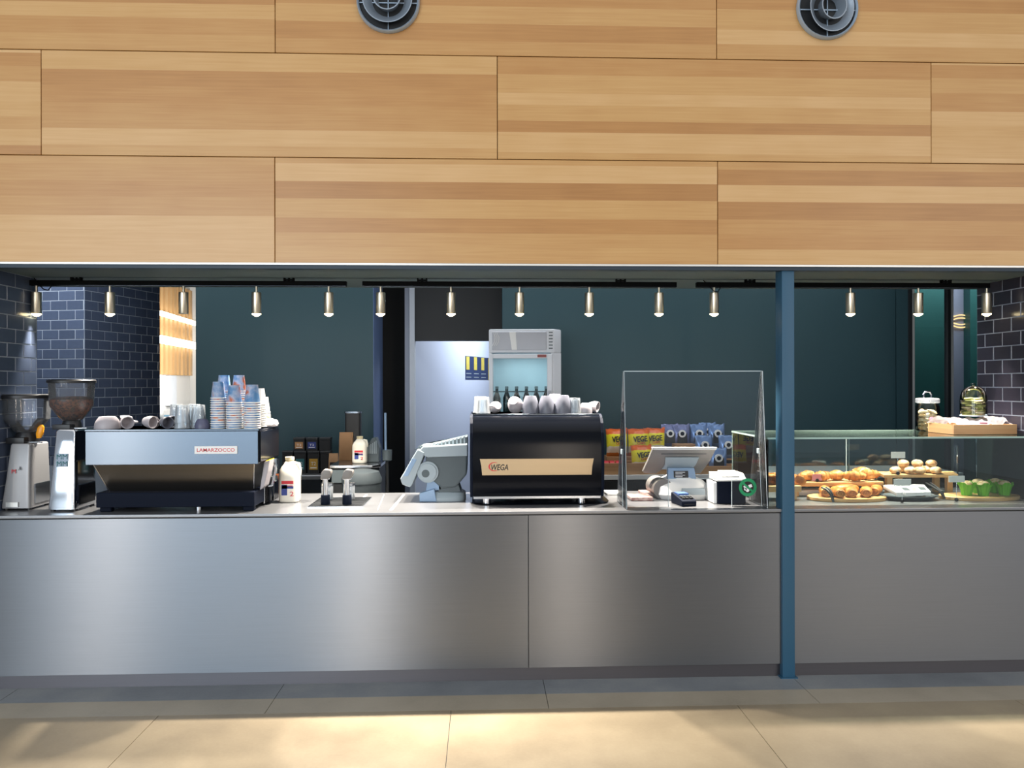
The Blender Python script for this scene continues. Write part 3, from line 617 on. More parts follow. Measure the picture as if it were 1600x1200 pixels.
# ---------------------------------------------------------------- coffee grinders
def grinder(label, pl, pr, pb, ptl, ptr, pt, depth, body_mat, side_mat, hop, hopz, beans, col_w):
    """pixel measures of the front face: pl..pr at the foot (row pb), ptl..ptr at the top (row pt)"""
    f = on((pl + pr) / 2, pb, ZC); Y = f.y
    X0, X1 = gx(pl, Y), gx(pr, Y); T0, T1 = gx(ptl, Y), gx(ptr, Y); zt = zat(pt, Y, pl); cx = (T0 + T1) / 2; cy = Y + depth * .52
    t = thing('coffee_grinder', label, 'grinder', ((X0 + X1) / 2, cy, ZC))
    m = nb(); w0, w1 = (X1 - X0) / 2, (T1 - T0) / 2; c0 = (X0 + X1) / 2
    sloft(m, [(ZC + .012, w0, depth / 2, c0, cy), (ZC + .03, w0, depth / 2, c0, cy), ((ZC + zt) / 2, (w0 + w1) / 2 * .985, depth * .47, (c0 + cx) / 2, cy), (zt - .008, w1, depth * .43, cx, cy), (zt, w1 - .006, depth * .41, cx, cy)], 14, 40)
    part('body', m, body_mat, t, ang=30)
    m = nb(); bx(m, X1 - .004, X1 + .004, Y + .05, Y + depth - .02, ZC + .03, ZC + .14, .003, 1); bx(m, c0 + w1 * .9 - .004, c0 + w1 + .012, Y + .05, Y + depth - .04, ZC + .2, zt - .04, .003, 1); part('side_panel', m, side_mat, t, smooth=False)
    for sx in (-1, 1):
        for sy in (-1, 1):
            m = nb(); cyl(m, (c0 + sx * w0 * .8, cy + sy * depth * .38, ZC), (c0 + sx * w0 * .8, cy + sy * depth * .38, ZC + .014), .012); part('foot', m, 'black_plastic', t)
    hx = gx(hop[0], cy); hr = (gx(hop[2], cy) - gx(hop[1], cy)) / 2
    zl0, zl1, zs, zc = [zat(v, cy, hop[0]) for v in hopz]
    m = nb(); lathe(m, [(hr * col_w, zt - .002), (hr * col_w, zt + (zc - zt) * .55), (hr * col_w * .82, zc + .004)], 20, (hx, cy, 0)); bx(m, hx - hr * .5, hx + hr * .3, cy - hr * .75, cy - hr * .2, zt, zt + (zc - zt) * .6, .004); part('collar', m, 'black_plastic', t)
    m = nb(); lathe(m, [(hr * .36, zc - .002), (hr * .5, zc + .01), (hr * .92, zs), (hr * .97, zl1)], 28, (hx, cy, 0), False, False); h = part('hopper', m, 'hopper', t)
    m = nb(); lathe(m, [(hr * .98, zl1 - .002), (hr * 1.03, zl1), (hr * 1.03, zl0 - .006), (hr * .98, zl0)], 28, (hx, cy, 0)); part('lid', m, 'black_plastic', h)
    m = nb(); lathe(m, [(hr * .33, zc), (hr * .48, zc + .012)] + [(hr * (.48 + (.42) * min(1, k / 3)), zc + .012 + (zs - zc - .012) * k / 3) for k in range(1, 4)] + ([(hr * .92, zs + (zl1 - zs) * .28), (hr * .55, zs + (zl1 - zs) * .4), (.001, zs + (zl1 - zs) * .42)] if beans else []), 28, (hx, cy, 0)) if beans else lathe(m, [(hr * .33, zc), (hr * .6, zc + .03), (hr * .62, zc + .034), (.001, zc + .03)], 28, (hx, cy, 0))
    part('coffee_beans', m, 'beans' if beans else 'hopper', h, kind='stuff') if beans else part('cone', m, 'hopper', h)
    m = nb(); cyl(m, (hx + hr * .3, cy - hr * .5, zt + .006), (hx + hr * .95, cy - hr * .5, zt + .006), .004); part('lever', m, 'steel', t)
    return t, (X0, X1, T0, T1, Y, zt, hx, hr, cy, zc)
g1, d = grinder('grey coffee grinder with an empty hopper, leftmost on the counter', 0, 45, 798, 12, 43, 694, .22, 'grey_grinder', 'steel', (42, 7, 77), (616, 622, 655, 676), False, .5)
m = nb(); sloft(m, [(d[9] - .03, .012, .008, d[6] + d[7] * .62, d[8] - .02), (d[9] - .005, .02, .012, d[6] + d[7] * .66, d[8] - .02), (d[9] + .03, .018, .012, d[6] + d[7] * .72, d[8] - .02), (d[9] + .045, .006, .006, d[6] + d[7] * .75, d[8] - .02)], 2.5, 14); part('adjusting_lever', m, 'orange', g1, label='orange lever below the hopper')
def on_front(t, s, w, h, mat, x, y, z, tilt=0.0): 
    return text('lettering', s, w, h, mat, t, (x - t.location.x, y - t.location.y, z - t.location.z), (PI / 2 - tilt, 0, 0))
zz = zat(735, d[4], 20); yy = d[4] + .022 * 0.42
on_front(g1, 'M', .022, .022, 'red', gx(20, d[4]), yy - .003, zz - .006, .05); on_front(g1, 'A', .016, .022, 'black_print', gx(30, d[4]), yy - .003, zz + .010, .05)
m = nb(); bx(m, gx(9, d[4]), gx(28, d[4]), d[4] - .004, d[4] + .004, zat(792, d[4], 20), zat(785, d[4], 20)); part('data_plate', m, 'trim_white', g1, smooth=False)
g2, d = grinder('chrome coffee grinder with beans in its hopper, left of the steel espresso machine', 73, 116, 800, 83, 115, 672, .24, 'chrome', 'black_gloss', (112, 80, 148), (593, 598, 634, 657), True, .42)
zz = zat(720, d[4], 95); m = nb(); yq = d[4] + .013
bx(m, gx(86, d[4]), gx(104, d[4]), yq - .002, yq + .006, zat(730, d[4], 95), zat(709, d[4], 95)); part('sign_plate', m, 'steel_b', g2, smooth=False)
on_front(g2, 'MM', .056, .027, 'teal_print', gx(95, d[4]), yq - .003, zat(714, d[4], 95)); on_front(g2, 'MM', .056, .027, 'teal_print', gx(95, d[4]), yq - .003, zat(725, d[4], 95))

# ---------------------------------------------------------------- steel espresso machine (left)
Y = 4.20
X0, X1 = gx(133, Y), gx(403, Y); z1, z0 = zat(672, Y, 270), zat(726, Y, 270); zb1, zb0 = zat(770, Y, 270), zat(793, Y, 270)
t = lm = thing('espresso_machine', 'long stainless espresso machine with a red lettered badge on its back', 'coffee machine', ((X0 + X1) / 2, 4.42, ZC))
m = nb(); bx(m, X0, X1, Y, Y + .02, z0, z1 - .006, .002, 1); p = part('back_panel', m, 'steel_b', t, smooth=False)
m = nb(); bx(m, gx(304, Y), gx(371, Y), Y - .005, Y + .003, zat(709, Y, 337), zat(697, Y, 337), .001, 1); part('badge', m, 'white_plastic', p, smooth=False)
o = text('lettering', 'LAMARZOCCO', gx(367, Y) - gx(308, Y), .019, 'red', p, (gx(337.5, Y) - t.location.x, Y - .0055 - t.location.y, zat(703, Y, 337) - t.location.z), bold=.004)
m = nb(); bx(m, X0 - .006, X1 + .004, Y + .016, Y + .40, z0 + .004, z1, .004, 1); part('body', m, 'black_gloss', t, smooth=False)
m = nb(); bx(m, X0 - .004, X1 + .002, Y + .004, Y + .40, z1 - .004, z1 + .003); part('cup_tray', m, 'steel_b', t, smooth=False)
m = nb(); prism(m, [(gx(145, Y), z0), (gx(394, Y), z0), (gx(387, Y), zb1), (gx(157, Y), zb1)], 0, .012, 'Y')
for v in m.verts: v.co.y += Y + .02 + (z0 - v.co.z) * .45
part('splash_panel', m, 'steel_dull', t, smooth=False)
for px0, px1 in ((143, 158), (395, 388)):
    m = nb(); tube(m, [(gx(px0, Y), Y + .02, z0), (gx(px1, Y), Y + .088, zb1)], .004, 8); part('rod', m, 'steel', t)
m = nb(); prism(m, [(Y + .1, zb1), (Y + .05, z0), (Y + .38, z0), (Y + .38, zb1)], gx(160, Y), gx(384, Y), 'X'); part('core', m, 'black_plastic', t, smooth=False)
m = nb(); bx(m, gx(148, Y), gx(396, Y), Y + .01, Y + .42, zb0, zb1, .003, 1); part('base', m, 'navy', t, smooth=False)
for px in (160, 385):
    for dy in (.05, .36):
        m = nb(); bx(m, gx(px, Y) - .03, gx(px, Y) + .03, Y + dy - .02, Y + dy + .02, ZC, zb0 + .003, .004, 1); part('leg', m, 'navy', t, smooth=False)
for px in (300,):
    m = nb(); cyl(m, (gx(px, Y), Y + .1, ZC), (gx(px, Y), Y + .1, zb0 + .002), .02); part('leg', m, 'steel', t)
# its right end: paddle, steam wand and drip tray
m = nb(); prism(m, [(gx(397, Y), zat(770, Y, 400)), (gx(404, Y), zat(725, Y, 400)), (gx(413, Y), zat(722, Y, 400)), (gx(410, Y), zat(740, Y, 400)), (gx(404, Y), zat(764, Y, 400))], Y + .10, Y + .2, 'Y', .004); part('steam_paddle', m, 'mug_white', t, smooth=False)
m = nb(); tube(m, [(gx(405, Y), Y + .25, z0), (gx(412, Y), Y + .24, z0 - .05), (gx(409, Y), Y + .2, z0 - .14), (gx(404, Y), Y + .18, zb1 + .01)], .007, 8); part('steam_wand', m, 'chrome', t)
m = nb(); bx(m, gx(396.5, Y) - .01, gx(413, Y + .2), Y + .2, Y + .31, zb0 - .015, zb1 + .035, .004, 1); part('drip_tray', m, 'steel', t, smooth=False)
m = nb(); bx(m, gx(414, Y + .24), gx(421, Y + .24), Y + .24, Y + .29, zb0 - .02, zb1 + .05, .003, 1); part('spout_block', m, 'black_gloss', t, smooth=False)
m = nb(); bx(m, X1 + .004, X1 + .009, Y + .02, Y + .39, z0 + .01, z1 - .01, .002, 1); part('side_panel', m, 'black_gloss', t, smooth=False)
LMT = z1 + .003

# ---------------------------------------------------------------- cup builders
def mug_mesh(r, h, belly, thick=.004, seg=24):
    b = nb(); n = 7
    out = [(r * (.62 + .38 * (1 - (1 - k / n) ** 2.2)) * (1 + belly * math.sin(PI * k / n)), h * k / n) for k in range(n + 1)]
    inn = [(max(.002, q[0] - thick), max(thick, q[1])) for q in reversed(out)]
    lathe(b, [(.001, 0)] + out + inn + [(.001, thick)], seg, cap0=False, cap1=False); return b
def handle_bm(r, h):
    b = nb(); tube(b, [(r * .93, 0, h * .82), (r * 1.25, 0, h * .86), (r * 1.52, 0, h * .62), (r * 1.42, 0, h * .34), (r * .86, 0, h * .22)], .0055, 8); return b
def mug(label, loc, rot, r=.04, h=.07, belly=.05, mat='mug_white', handle=True, group=None):
    """rot puts a mug upside down or on its side; loc is its lowest point's place"""
    o = obj('mug' if handle else 'cup', mug_mesh(r, h, belly), mat); tag(o, label, 'cup', group)
    E = Matrix.Rotation(rot[2], 4, 'Z') @ Matrix.Rotation(rot[1], 4, 'Y') @ Matrix.Rotation(rot[0], 4, 'X')
    o.rotation_euler = E.to_euler()
    zs = [(E @ v.co).z for v in o.data.vertices]; o.location = (loc[0], loc[1], loc[2] - min(zs) + .0008)
    if handle: obj('handle', handle_bm(r, h), mat, o)
    return o
def P(px, Y, z): return (gx(px, Y), Y, z)
UP = (PI, 0, 0)
m_ = mug
m_('wide pale cup turned upside down at the left end of the steel espresso machine', P(168, 4.30, LMT), (PI, 0, .4), .066, .066, .03, 'mug_white', False)
G = 'small cups lying on the steel espresso machine'
m_('small pale cup lying with its handle up, beside the wide upturned cup', P(196, 4.30, LMT), (R(98), 0, R(35)), .034, .058, .02, group=G)
m_('small pale cup lying sideways behind the first lying cup', P(207, 4.40, LMT), (R(97), 0, R(-60)), .034, .058, .02, group=G)
m_('small pale cup lying on its side in the middle of the row of lying cups', P(226, 4.30, LMT), (R(96), 0, R(70)), .034, .058, .02, group=G)
m_('small pale cup lying with its handle sticking up, middle of the machine top', P(238, 4.38, LMT), (R(97), 0, R(30)), .032, .056, .02, group=G)
m_('small lilac cup lying mouth forward next to the upturned tumblers', P(255, 4.29, LMT), (R(97), 0, R(48)), .033, .056, .02, 'mug_lilac', group=G)
m_('small lilac cup lying behind the last lying cup by the tumblers', P(262, 4.40, LMT), (R(97), 0, R(52)), .033, .056, .02, 'mug_lilac', group=G)
m_('dark lilac cup upside down between the tumblers and the paper cups', P(316, 4.27, LMT), (PI, 0, .3), .040, .052, .03, 'mug_grey', False)

def tumbler_bm(r, h, facets=12):
    b = nb(); secs = []
    for k, (f, z) in enumerate(((.78, 0), (.80, .1), (.86, .45), (.94, .8), (1.0, .97), (1.0, 1.0))):
        vs = []
        for i in range(facets * 2):
            rr = r * f * (1.0 if i % 2 or k > 3 else .95); a = PI * i / facets; vs.append(b.verts.new((rr * math.cos(a), rr * math.sin(a), h * z)))
        secs.append(vs)
    for f, z in ((.93, 1.0), (.86, .8), (.72, .12)):
        secs.append([b.verts.new((r * f * math.cos(PI * i / facets), r * f * math.sin(PI * i / facets), h * z)) for i in range(facets * 2)])
    ring_faces(b, secs); return b
tum = mesh_of('tumbler', tumbler_bm(.043, .098), 'tumbler', ang=12)
def tumbler(label, p, k=0, s=1.0, group='upturned glass tumblers on the steel machine'):
    o = put('glass_tumbler', tum, None, (p[0], p[1], p[2] + .098 * s + .001 + .03 * k), (PI, 0, random.random())); o.scale = (s, s, s); tag(o, label, 'glass', group); return o
for px, Yt, w in ((285, 4.29, 'front left'), (310, 4.33, 'front right'), (276, 4.44, 'back left'), (303, 4.47, 'back right')):
    tumbler('bottom glass of the %s pair of upturned tumblers' % w, P(px, Yt, LMT)); tumbler('top glass of the %s pair of upturned tumblers' % w, P(px, Yt, LMT), 1)

# paper cups, nested upside down in stacks
def paper_cup_mesh(name, side):
    b = nb(); lathe(b, [(.0275, .090), (.0285, .092), (.0285, .086), (.0382, .0055)], 22, cap0=True, cap1=False)
    nside = len(b.faces)
    lathe(b, [(.0382, .0055), (.041, .0052), (.0418, .003), (.041, .0005), (.038, .0005), (.036, .0055)], 22, cap0=False, cap1=False)
    bmesh.ops.recalc_face_normals(b, faces=b.faces[:]); me = bpy.data.meshes.new(name); b.to_mesh(me); b.free()
    me.materials.append(M[side]); me.materials.append(M['cup_rim'])
    for i, f in enumerate(me.polygons): f.material_index = 0 if i < nside and i > 22 * 1 else 1
    me.shade_smooth(); me.set_sharp_from_angle(angle=R(40)); return me
pc_m = paper_cup_mesh('paper_cup', 'cup_print'); pw_m = paper_cup_mesh('paper_cup', 'cup_rim')
PITCH = .0126
def stack(px, Ys, top_py, which, me, desc, sc=1.0):
    x = gx(px, Ys); n = max(1, int(round((zat(top_py, Ys, px) - LMT - .092 * sc) / (PITCH))) + 1)
    for k in range(n):
        o = put('paper_cup', me, None, (x + random.uniform(-.0006, .0006), Ys, LMT + .001 + k * PITCH), (0, 0, random.uniform(0, 6.28))); o.scale = (sc, sc, sc)
        q = n - 1 - k; od = ('topmost', 'second', 'third', 'fourth', 'fifth', 'sixth', 'seventh', 'eighth', 'ninth', 'tenth', 'eleventh', 'twelfth', 'thirteenth', 'fourteenth', 'fifteenth', 'sixteenth', 'seventeenth', 'eighteenth', 'nineteenth')[min(q, 18)]
        tag(o, '%s %s cup%s in the %s paper cup stack' % (od, desc, '' if q == 0 else ' from the top', which), 'paper cup', 'cups nested in the %s stack' % which)
stack(341, 4.27, 598, 'front left', pc_m, 'blue and orange printed'); stack(366, 4.26, 603, 'front middle', pc_m, 'blue and orange printed', 1.06); stack(394, 4.25, 602, 'front right', pc_m, 'blue and orange printed', 1.1)
stack(350, 4.385, 585, 'back left', pc_m, 'blue and orange printed'); stack(373.5, 4.385, 588, 'back right', pc_m, 'blue and orange printed')
stack(405, 4.42, 606, 'taller plain', pw_m, 'plain white'); stack(411, 4.53, 620, 'shorter plain', pw_m, 'plain white')
# folded cloth and sponge at the right end
b = nb(); sloft(b, [(LMT + .001, .036, .05, 0, 0), (LMT + .012, .04, .054, .002, 0), (LMT + .03, .036, .05, -.002, .002), (LMT + .042, .022, .034, -.006, .004)], 3.5, 24)
for v in b.verts: v.co.x += random.uniform(-.002, .002); v.co.z += .004 * math.sin(v.co.x * 160 + v.co.y * 90) * (1 if v.co.z > LMT + .01 else 0)
for v in b.verts: v.co.x += gx(423, 4.5); v.co.y += 4.49
tag(obj('folded_cloth', b, 'cloth'), 'white folded cloth at the right end of the steel espresso machine', 'cloth')
b = nb(); ball(b, (gx(419, 4.5), 4.49, LMT + .056), .017, .016, .014); ball(b, (gx(415, 4.5), 4.49, LMT + .05), .012, .014, .010); tag(obj('sponge', b, 'milk_neck'), 'small yellowish sponge on top of the white folded cloth', 'sponge')

# ---------------------------------------------------------------- milk bottle
def milk(label, loc, w, h, rotz=0, big=True):
    t = thing('milk_bottle', label, 'bottle', loc, rotz); b = nb(); r = w / 2
    sloft(b, [(0, r * .9, r * .86), (.006, r * .98, r * .96), (h * .1, r, r), (h * .55, r, r), (h * .68, r * .97, r * .95), (h * .78, r * .78, r * .74), (h * .86, r * .5, r * .5), (h * .9, r * .42, r * .42)], 3.2, 28); obj('body', b, 'milk', t)
    b = nb(); lathe(b, [(r * .42, h * .9), (r * .40, h * .93), (r * .44, h * .935), (r * .44, h), (r * .40, h)], 20); obj('cap', b, 'milk_neck', t)
    b = nb(); tube(b, [(r * .5, .0, h * .86), (r * .9, 0, h * .84), (r * 1.0, 0, h * .72), (r * .97, 0, h * .6)], r * .16, 8); obj('handle', b, 'milk', t)
    for z, hh, mt, x, ww in ((.42, .018, 'red', 0, r * 1.15), (.355, .010, 'pink', r * .02, r * 1.0), (.315, .014, 'blue_print', 0, r * 1.15), (.17, .06, 'blue_print', -r * .3, r * .55)):
        b = nb(); bx(b, x - ww / 2, x + ww / 2, -r * 1.012, -r * .985, h * z, h * z + hh * h / .26); obj('label_band', b, mt, t, smooth=False)
    text('lettering', '2', r * .38, h * .1, 'red', t, (r * .42, -r * 1.012, h * .2))
    return t
f = on(449, 786, ZC); milk('white plastic milk bottle standing on the counter by the steel espresso machine', (f.x, f.y + .06, ZC), .118, .262)

# grinder jar with yellow lid and metal jug behind the milk bottle
Yq = 4.72
def tub(name, label, cat, px, pt, pb, pwid, Yq, mat, lidmat=None, zbase=ZC, lidh=.02):
    r = pwid * Yq / 2400; x = gx(px, Yq); zt = zat(pt, Yq, px); t = thing(name, label, cat, (x, Yq, zbase)); h = zt - zbase
    b = nb(); lathe(b, [(r * .92, 0), (r, .01), (r, h - lidh), (r * .95, h - lidh)] if lidmat else [(r * .9, 0), (r, .01), (r * .96, h * .9), (r * 1.02, h), (r * .94, h - .002), (r * .9, h * .3), (r * .01, h * .3)], 22); obj('body', b, mat, t)
    if lidmat: b = nb(); lathe(b, [(r * 1.03, h - lidh - .003), (r * 1.05, h - .004), (r, h)], 22); obj('lid', b, lidmat, t)
    return t
tub('steel_canister', 'steel canister with a yellow lid behind the steel espresso machine', 'canister', 418, 714, 770, 18, 4.74, 'steel', 'yellow')
tub('bean_jar', 'small jar of coffee beans behind the milk bottle', 'jar', 427, 716, 770, 17, 4.82, 'beans', 'steel_b', lidh=.09)
f = on(424, 786, ZC); t = thing('coffee_portafilter_rest', 'chrome portafilter rest with black front beside the milk bottle', 'coffee tool', (gx(424, 4.64), 4.64, ZC)); t.name = 'portafilter_rest'
b = nb(); bx(b, -.022, .022, -.05, .08, 0, .115, .004, 1); obj('body', b, 'black_gloss', t, smooth=False)
b = nb(); lathe(b, [(.03, .11), (.034, .114), (.034, .14), (.03, .142)], 20); bx(b, -.03, .03, -.055, -.045, .1, .12, .002, 1); obj('holder', b, 'chrome', t)
b = nb(); tube(b, [(-.026, -.055, .002), (-.026, -.055, .11), (.026, -.055, .11), (.026, -.055, .002)], .004, 6); obj('frame', b, 'chrome', t)

# ---------------------------------------------------------------- rinser tray with two dispensing taps and jars
a = on(480, 793, ZC); c = on(566, 793, ZC); yb = on(520, 778, ZC).y
t = thing('drip_grid', 'black recessed drip grid with a steel rim set in the counter', 'drip tray', (a.x, a.y, ZC))
def rim(b, x0, x1, y0, y1, z0, z1, w):
    bx(b, x0, x1, y0, y0 + w, z0, z1); bx(b, x0, x1, y1 - w, y1, z0, z1); bx(b, x0, x0 + w, y0 + w, y1 - w, z0, z1); bx(b, x1 - w, x1, y0 + w, y1 - w, z0, z1)
b = nb(); rim(b, a.x, c.x, a.y, yb, ZC, ZC + .004, .01); part('steel_rim', b, 'steel', t, smooth=False)
b = nb(); bx(b, a.x + .01, c.x - .01, a.y + .01, yb - .01, ZC + .0003, ZC + .0016); part('well', b, 'black', t, smooth=False)
for k in range(9):
    y = a.y + .02 + (yb - a.y - .04) * k / 8; b = nb(); bx(b, a.x + .012, c.x - .012, y - .003, y + .003, ZC + .0018, ZC + .0035); part('grid_bar', b, 'black_plastic', t, smooth=False)
for px, w in ((507, 'left'), (541, 'right')):
    f = on(px, 790, ZC); t = thing('dispensing_tap', '%s chrome dispensing tap with dark base and grey slanted head on the drip grid' % w, 'tap', (f.x, f.y + .026, ZC + .004), 0, 'dispensing taps on the drip grid')
    b = nb(); lathe(b, [(.026, 0), (.0265, .004), (.0255, .05), (.024, .053)], 22); obj('base', b, 'navy', t)
    b = nb(); lathe(b, [(.015, .05), (.0145, .14), (.017, .146), (.02, .15)], 20); obj('stem', b, 'chrome', t)
    b = nb(); prism(b, [(-.024, .146), (.022, .146), (.038, .178), (.034, .196), (-.004, .200), (-.018, .182)], -.03, .03, 'Y', .006); obj('head', b, 'taupe', t)
    b = nb(); lathe(b, [(.024, .142), (.026, .148), (.02, .154)], 20); obj('collar', b, 'chrome', t)
f0 = 4.60
for px, w, r in ((511, 'left', .03), (545, 'right', .03)):
    t = thing('glass_jar', 'small open glass jar behind the %s dispensing tap' % w, 'jar', (gx(px, f0), f0, ZC), 0, 'jars behind the taps'); b = nb()
    lathe(b, [(.03, 0), (.034, .006), (.034, .085), (.031, .09), (.031, .006), (.001, .005)], 22); obj('body', b, 'tumbler', t)
    b = nb(); lathe(b, [(.031, .086), (.036, .088), (.036, .1), (.031, .102)], 22); obj('rim', b, 'steel', t)

# ---------------------------------------------------------------- grey till beside the black machine (screen turned to the left)
f = on(690, 785, ZC); Yf = f.y + .02; s = Yf / 1200
def Q(px, py): return (gx(px, Yf), zat(py, Yf, px))
t = thing('till_terminal', 'grey till terminal seen side on, left of the black espresso machine', 'till', (f.x, Yf, ZC))
b = nb(); prism(b, [Q(652, 702), Q(664, 707), Q(644, 757), Q(640, 762), Q(628, 757), Q(625, 748)], Yf, Yf + .26, 'Y', .006); p = part('screen_slab', b, 'grey_plastic', t, smooth=False)
b = nb(); prism(b, [Q(644, 716), Q(651, 718), Q(637, 744), Q(630, 744)], Yf - .003, Yf + .01, 'Y', .001); part('side_inset', b, 'blue_grey', p, smooth=False)
b = nb(); prism(b, [Q(655, 704), Q(660, 698), Q(730, 694), Q(730, 713), Q(668, 715), Q(662, 712)], Yf + .005, Yf + .26, 'Y', .006); p = part('rear_shell', b, 'grey_plastic', t, smooth=False)
b = nb(); prism(b, [Q(654, 701), Q(730, 683), Q(730, 695), Q(658, 699)], Yf + .05, Yf + .25, 'Y', .004); g = part('vent_cover', b, 'grey_dark', t, smooth=False)
for k in range(11):
    px = 664 + k * 6; b = nb(); top = 701 - (px - 654) * .235; prism(b, [Q(px, top - 1.6), Q(px + 2.4, top - 2.2), Q(px + 2.4, 697), Q(px, 698)], Yf + .044, Yf + .052, 'Y'); part('vent_rib', b, 'grey_plastic', g, smooth=False)
b = nb(); prism(b, [Q(664, 713), Q(730, 711), Q(729, 742), Q(712, 762), Q(690, 764), Q(666, 744)], Yf + .02, Yf + .24, 'Y', .01); part('underside', b, 'grey_dark', t, smooth=False)
b = nb(); c0 = Q(668, 738); cyl(b, (c0[0], Yf + .008, c0[1]), (c0[0], Yf + .05, c0[1]), .062, seg=28); cyl(b, (c0[0], Yf - .002, c0[1]), (c0[0], Yf + .01, c0[1]), .05, seg=28); part('pivot_disc', b, 'grey_plastic', t)
b = nb(); c1 = Q(662, 740); cyl(b, (c1[0] + .01, Yf - .004, c1[1]), (c1[0] + .01, Yf + .002, c1[1]), .022, .024, seg=20); part('pivot_cap', b, 'grey_dark', t)
b = nb(); prism(b, [Q(668, 748), Q(680, 746), Q(690, 766), Q(664, 770)], Yf + .03, Yf + .07, 'Y', .003); part('hinge_arm', b, 'blue_grey', t, smooth=False)
b = nb(); X0, X1 = gx(655, Yf), gx(728, Yf); sloft(b, [(ZC + .001, .132, .11, (X0 + X1) / 2, Yf + .11), (ZC + .02, .132, .11, (X0 + X1) / 2, Yf + .11), (ZC + .045, .12, .095, (X0 + X1) / 2 + .01, Yf + .115), (ZC + .06, .08, .075, (X0 + X1) / 2 + .02, Yf + .12)], 3.5, 32); part('base', b, 'grey_plastic', t)
b = nb(); prism(b, [Q(655, 771), Q(678, 764), Q(682, 784), Q(655, 784)], Yf - .004, Yf + .05, 'Y', .004); part('base_foot', b, 'blue_grey', t, smooth=False)
b = nb(); prism(b, [Q(684, 758), Q(716, 758), Q(720, 770), Q(684, 772)], Yf + .03, Yf + .2, 'Y', .004); part('neck', b, 'grey_dark', t, smooth=False)

# ---------------------------------------------------------------- black espresso machine
Y = 4.36
X0, X1 = gx(734, Y), gx(944, Y); z1, z0 = zat(649, Y, 838), zat(776, Y, 838); hh = z1 - z0
t = thing('espresso_machine', 'glossy black espresso machine with a champagne badge band, centre of the counter', 'coffee machine', ((X0 + X1) / 2, Y + .25, ZC))
prof = [(Y + .03, z0), (Y + .008, z0 + hh * .1), (Y, z0 + hh * .35), (Y + .002, z0 + hh * .6), (Y + .014, z0 + hh * .78), (Y + .036, z0 + hh * .9), (Y + .07, z0 + hh * .975), (Y + .11, z1), (Y + .5, z1), (Y + .52, z1 - .03), (Y + .52, z0)]
b = nb(); prism(b, prof, X0 + .016, X1 - .016, 'X'); part('body', b, 'black_gloss', t, ang=25)
for x0, x1, q in ((X0, X0 + .016, -1), (X1 - .016, X1, 1)):
    b = nb(); prism(b, [(y + (-.006 if y < Y + .2 else .004), z + (.004 if z > z1 - .01 else -.004 if z < z0 + .01 else 0)) for y, z in prof], x0, x1, 'X', .003); part('side_panel', b, 'navy', t, smooth=False)
b = nb(); bx(b, X0 + .02, X1 - .02, Y + .01, Y + .5, z0 - .012, z0 + .001); part('base_rail', b, 'steel', t, smooth=False)
b = nb(); bx(b, X0 + .01, X1 - .01, Y + .1, Y + .5, z1 - .001, z1 + .004, .001, 1); part('cup_tray', b, 'steel_b', t, smooth=False)
zb1, zb0 = zat(716.5, Y, 838), zat(742, Y, 838)
b = nb(); prism(b, [(gx(749.5, Y), zb1), (gx(927.5, Y), zb1), (gx(925, Y), (zb0 + zb1) / 2), (gx(924, Y), zb0), (gx(753, Y), zb0), (gx(752, Y), (zb0 + zb1) / 2)], Y - .006, Y + .006, 'Y', .0012); p = part('badge_band', b, 'gold_band', t, smooth=False)
lx = t.location
text('lettering', 'WEGA', gx(794, Y) - gx(767, Y), .034, 'black_print', p, (gx(780.5, Y) - lx.x, Y - .0065 - lx.y, zat(730, Y, 780) - lx.z), shear=.2, bold=.02)
b = nb(); cx, cz = gx(772, Y), zat(729, Y, 772)
for r, wdt in ((.033, .005),):
    pts = [(cx + r * math.cos(q) * 1.0, cz + r * .78 * math.sin(q)) for q in [R(60 + i * 20) for i in range(13)]]; inn = [(cx + (r - wdt * (1.6 - abs(i - 6) / 5)) * math.cos(q), cz + (r * .78 - wdt * (1.6 - abs(i - 6) / 5)) * math.sin(q)) for i, q in enumerate([R(60 + i * 20) for i in range(13)])]
    prism(b, pts + inn[::-1], Y - .0072, Y - .0062, 'Y')
part('logo_arc', b, 'red', p, smooth=False)
for px in (760, 909):
    for dy in (.03, .40):
        x = gx(px, Y); b = nb(); lathe(b, [(.022, ZC), (.022, z0 - .02), (.025, z0 - .018), (.025, z0 - .01)], 20, (x, Y + dy + .01, 0)); part('leg', b, 'chrome', t)
b = nb()
for i, (p0_, p1_, dy) in enumerate(((770, 835, .16), (800, 905, .22), (790, 870, .28))):
    tube(b, [(gx(p0_, Y), Y + dy, z0 - .012), (gx(p0_ + 8, Y), Y + dy - .03, ZC + .03), (gx((p0_ + p1_) / 2, Y), Y + dy - .06, ZC + .012), (gx(p1_ - 10, Y), Y + dy - .02, ZC + .025), (gx(p1_, Y), Y + dy, z0 - .012)], .006, 8)
part('hose', b, 'black_plastic', t)
b = nb(); sloft(b, [(ZC + .001, .40, .235, (X0 + X1) / 2 + .02, Y + .23), (ZC + .006, .405, .24, (X0 + X1) / 2 + .02, Y + .23), (ZC + .008, .39, .225, (X0 + X1) / 2 + .02, Y + .23)], 6, 40)
o = obj('machine_mat', b, 'black_gloss'); tag(o, 'dark glossy mat on the counter under the black espresso machine', 'mat')
for o2 in list(t.children):
    if o2.name.startswith('leg'): o2.location.z += .008
WT = z1 + .004
m_('tall lilac mug upside down, first of three on the black machine', P(829, 4.53, WT), (PI, 0, 2), .049, .104, .05, 'mug_lilac', False, 'tall mugs upside down on the black machine')
m_('tall lilac mug upside down, middle of three on the black machine', P(854, 4.53, WT), (PI, 0, 1), .049, .104, .05, 'mug_lilac', False, 'tall mugs upside down on the black machine')
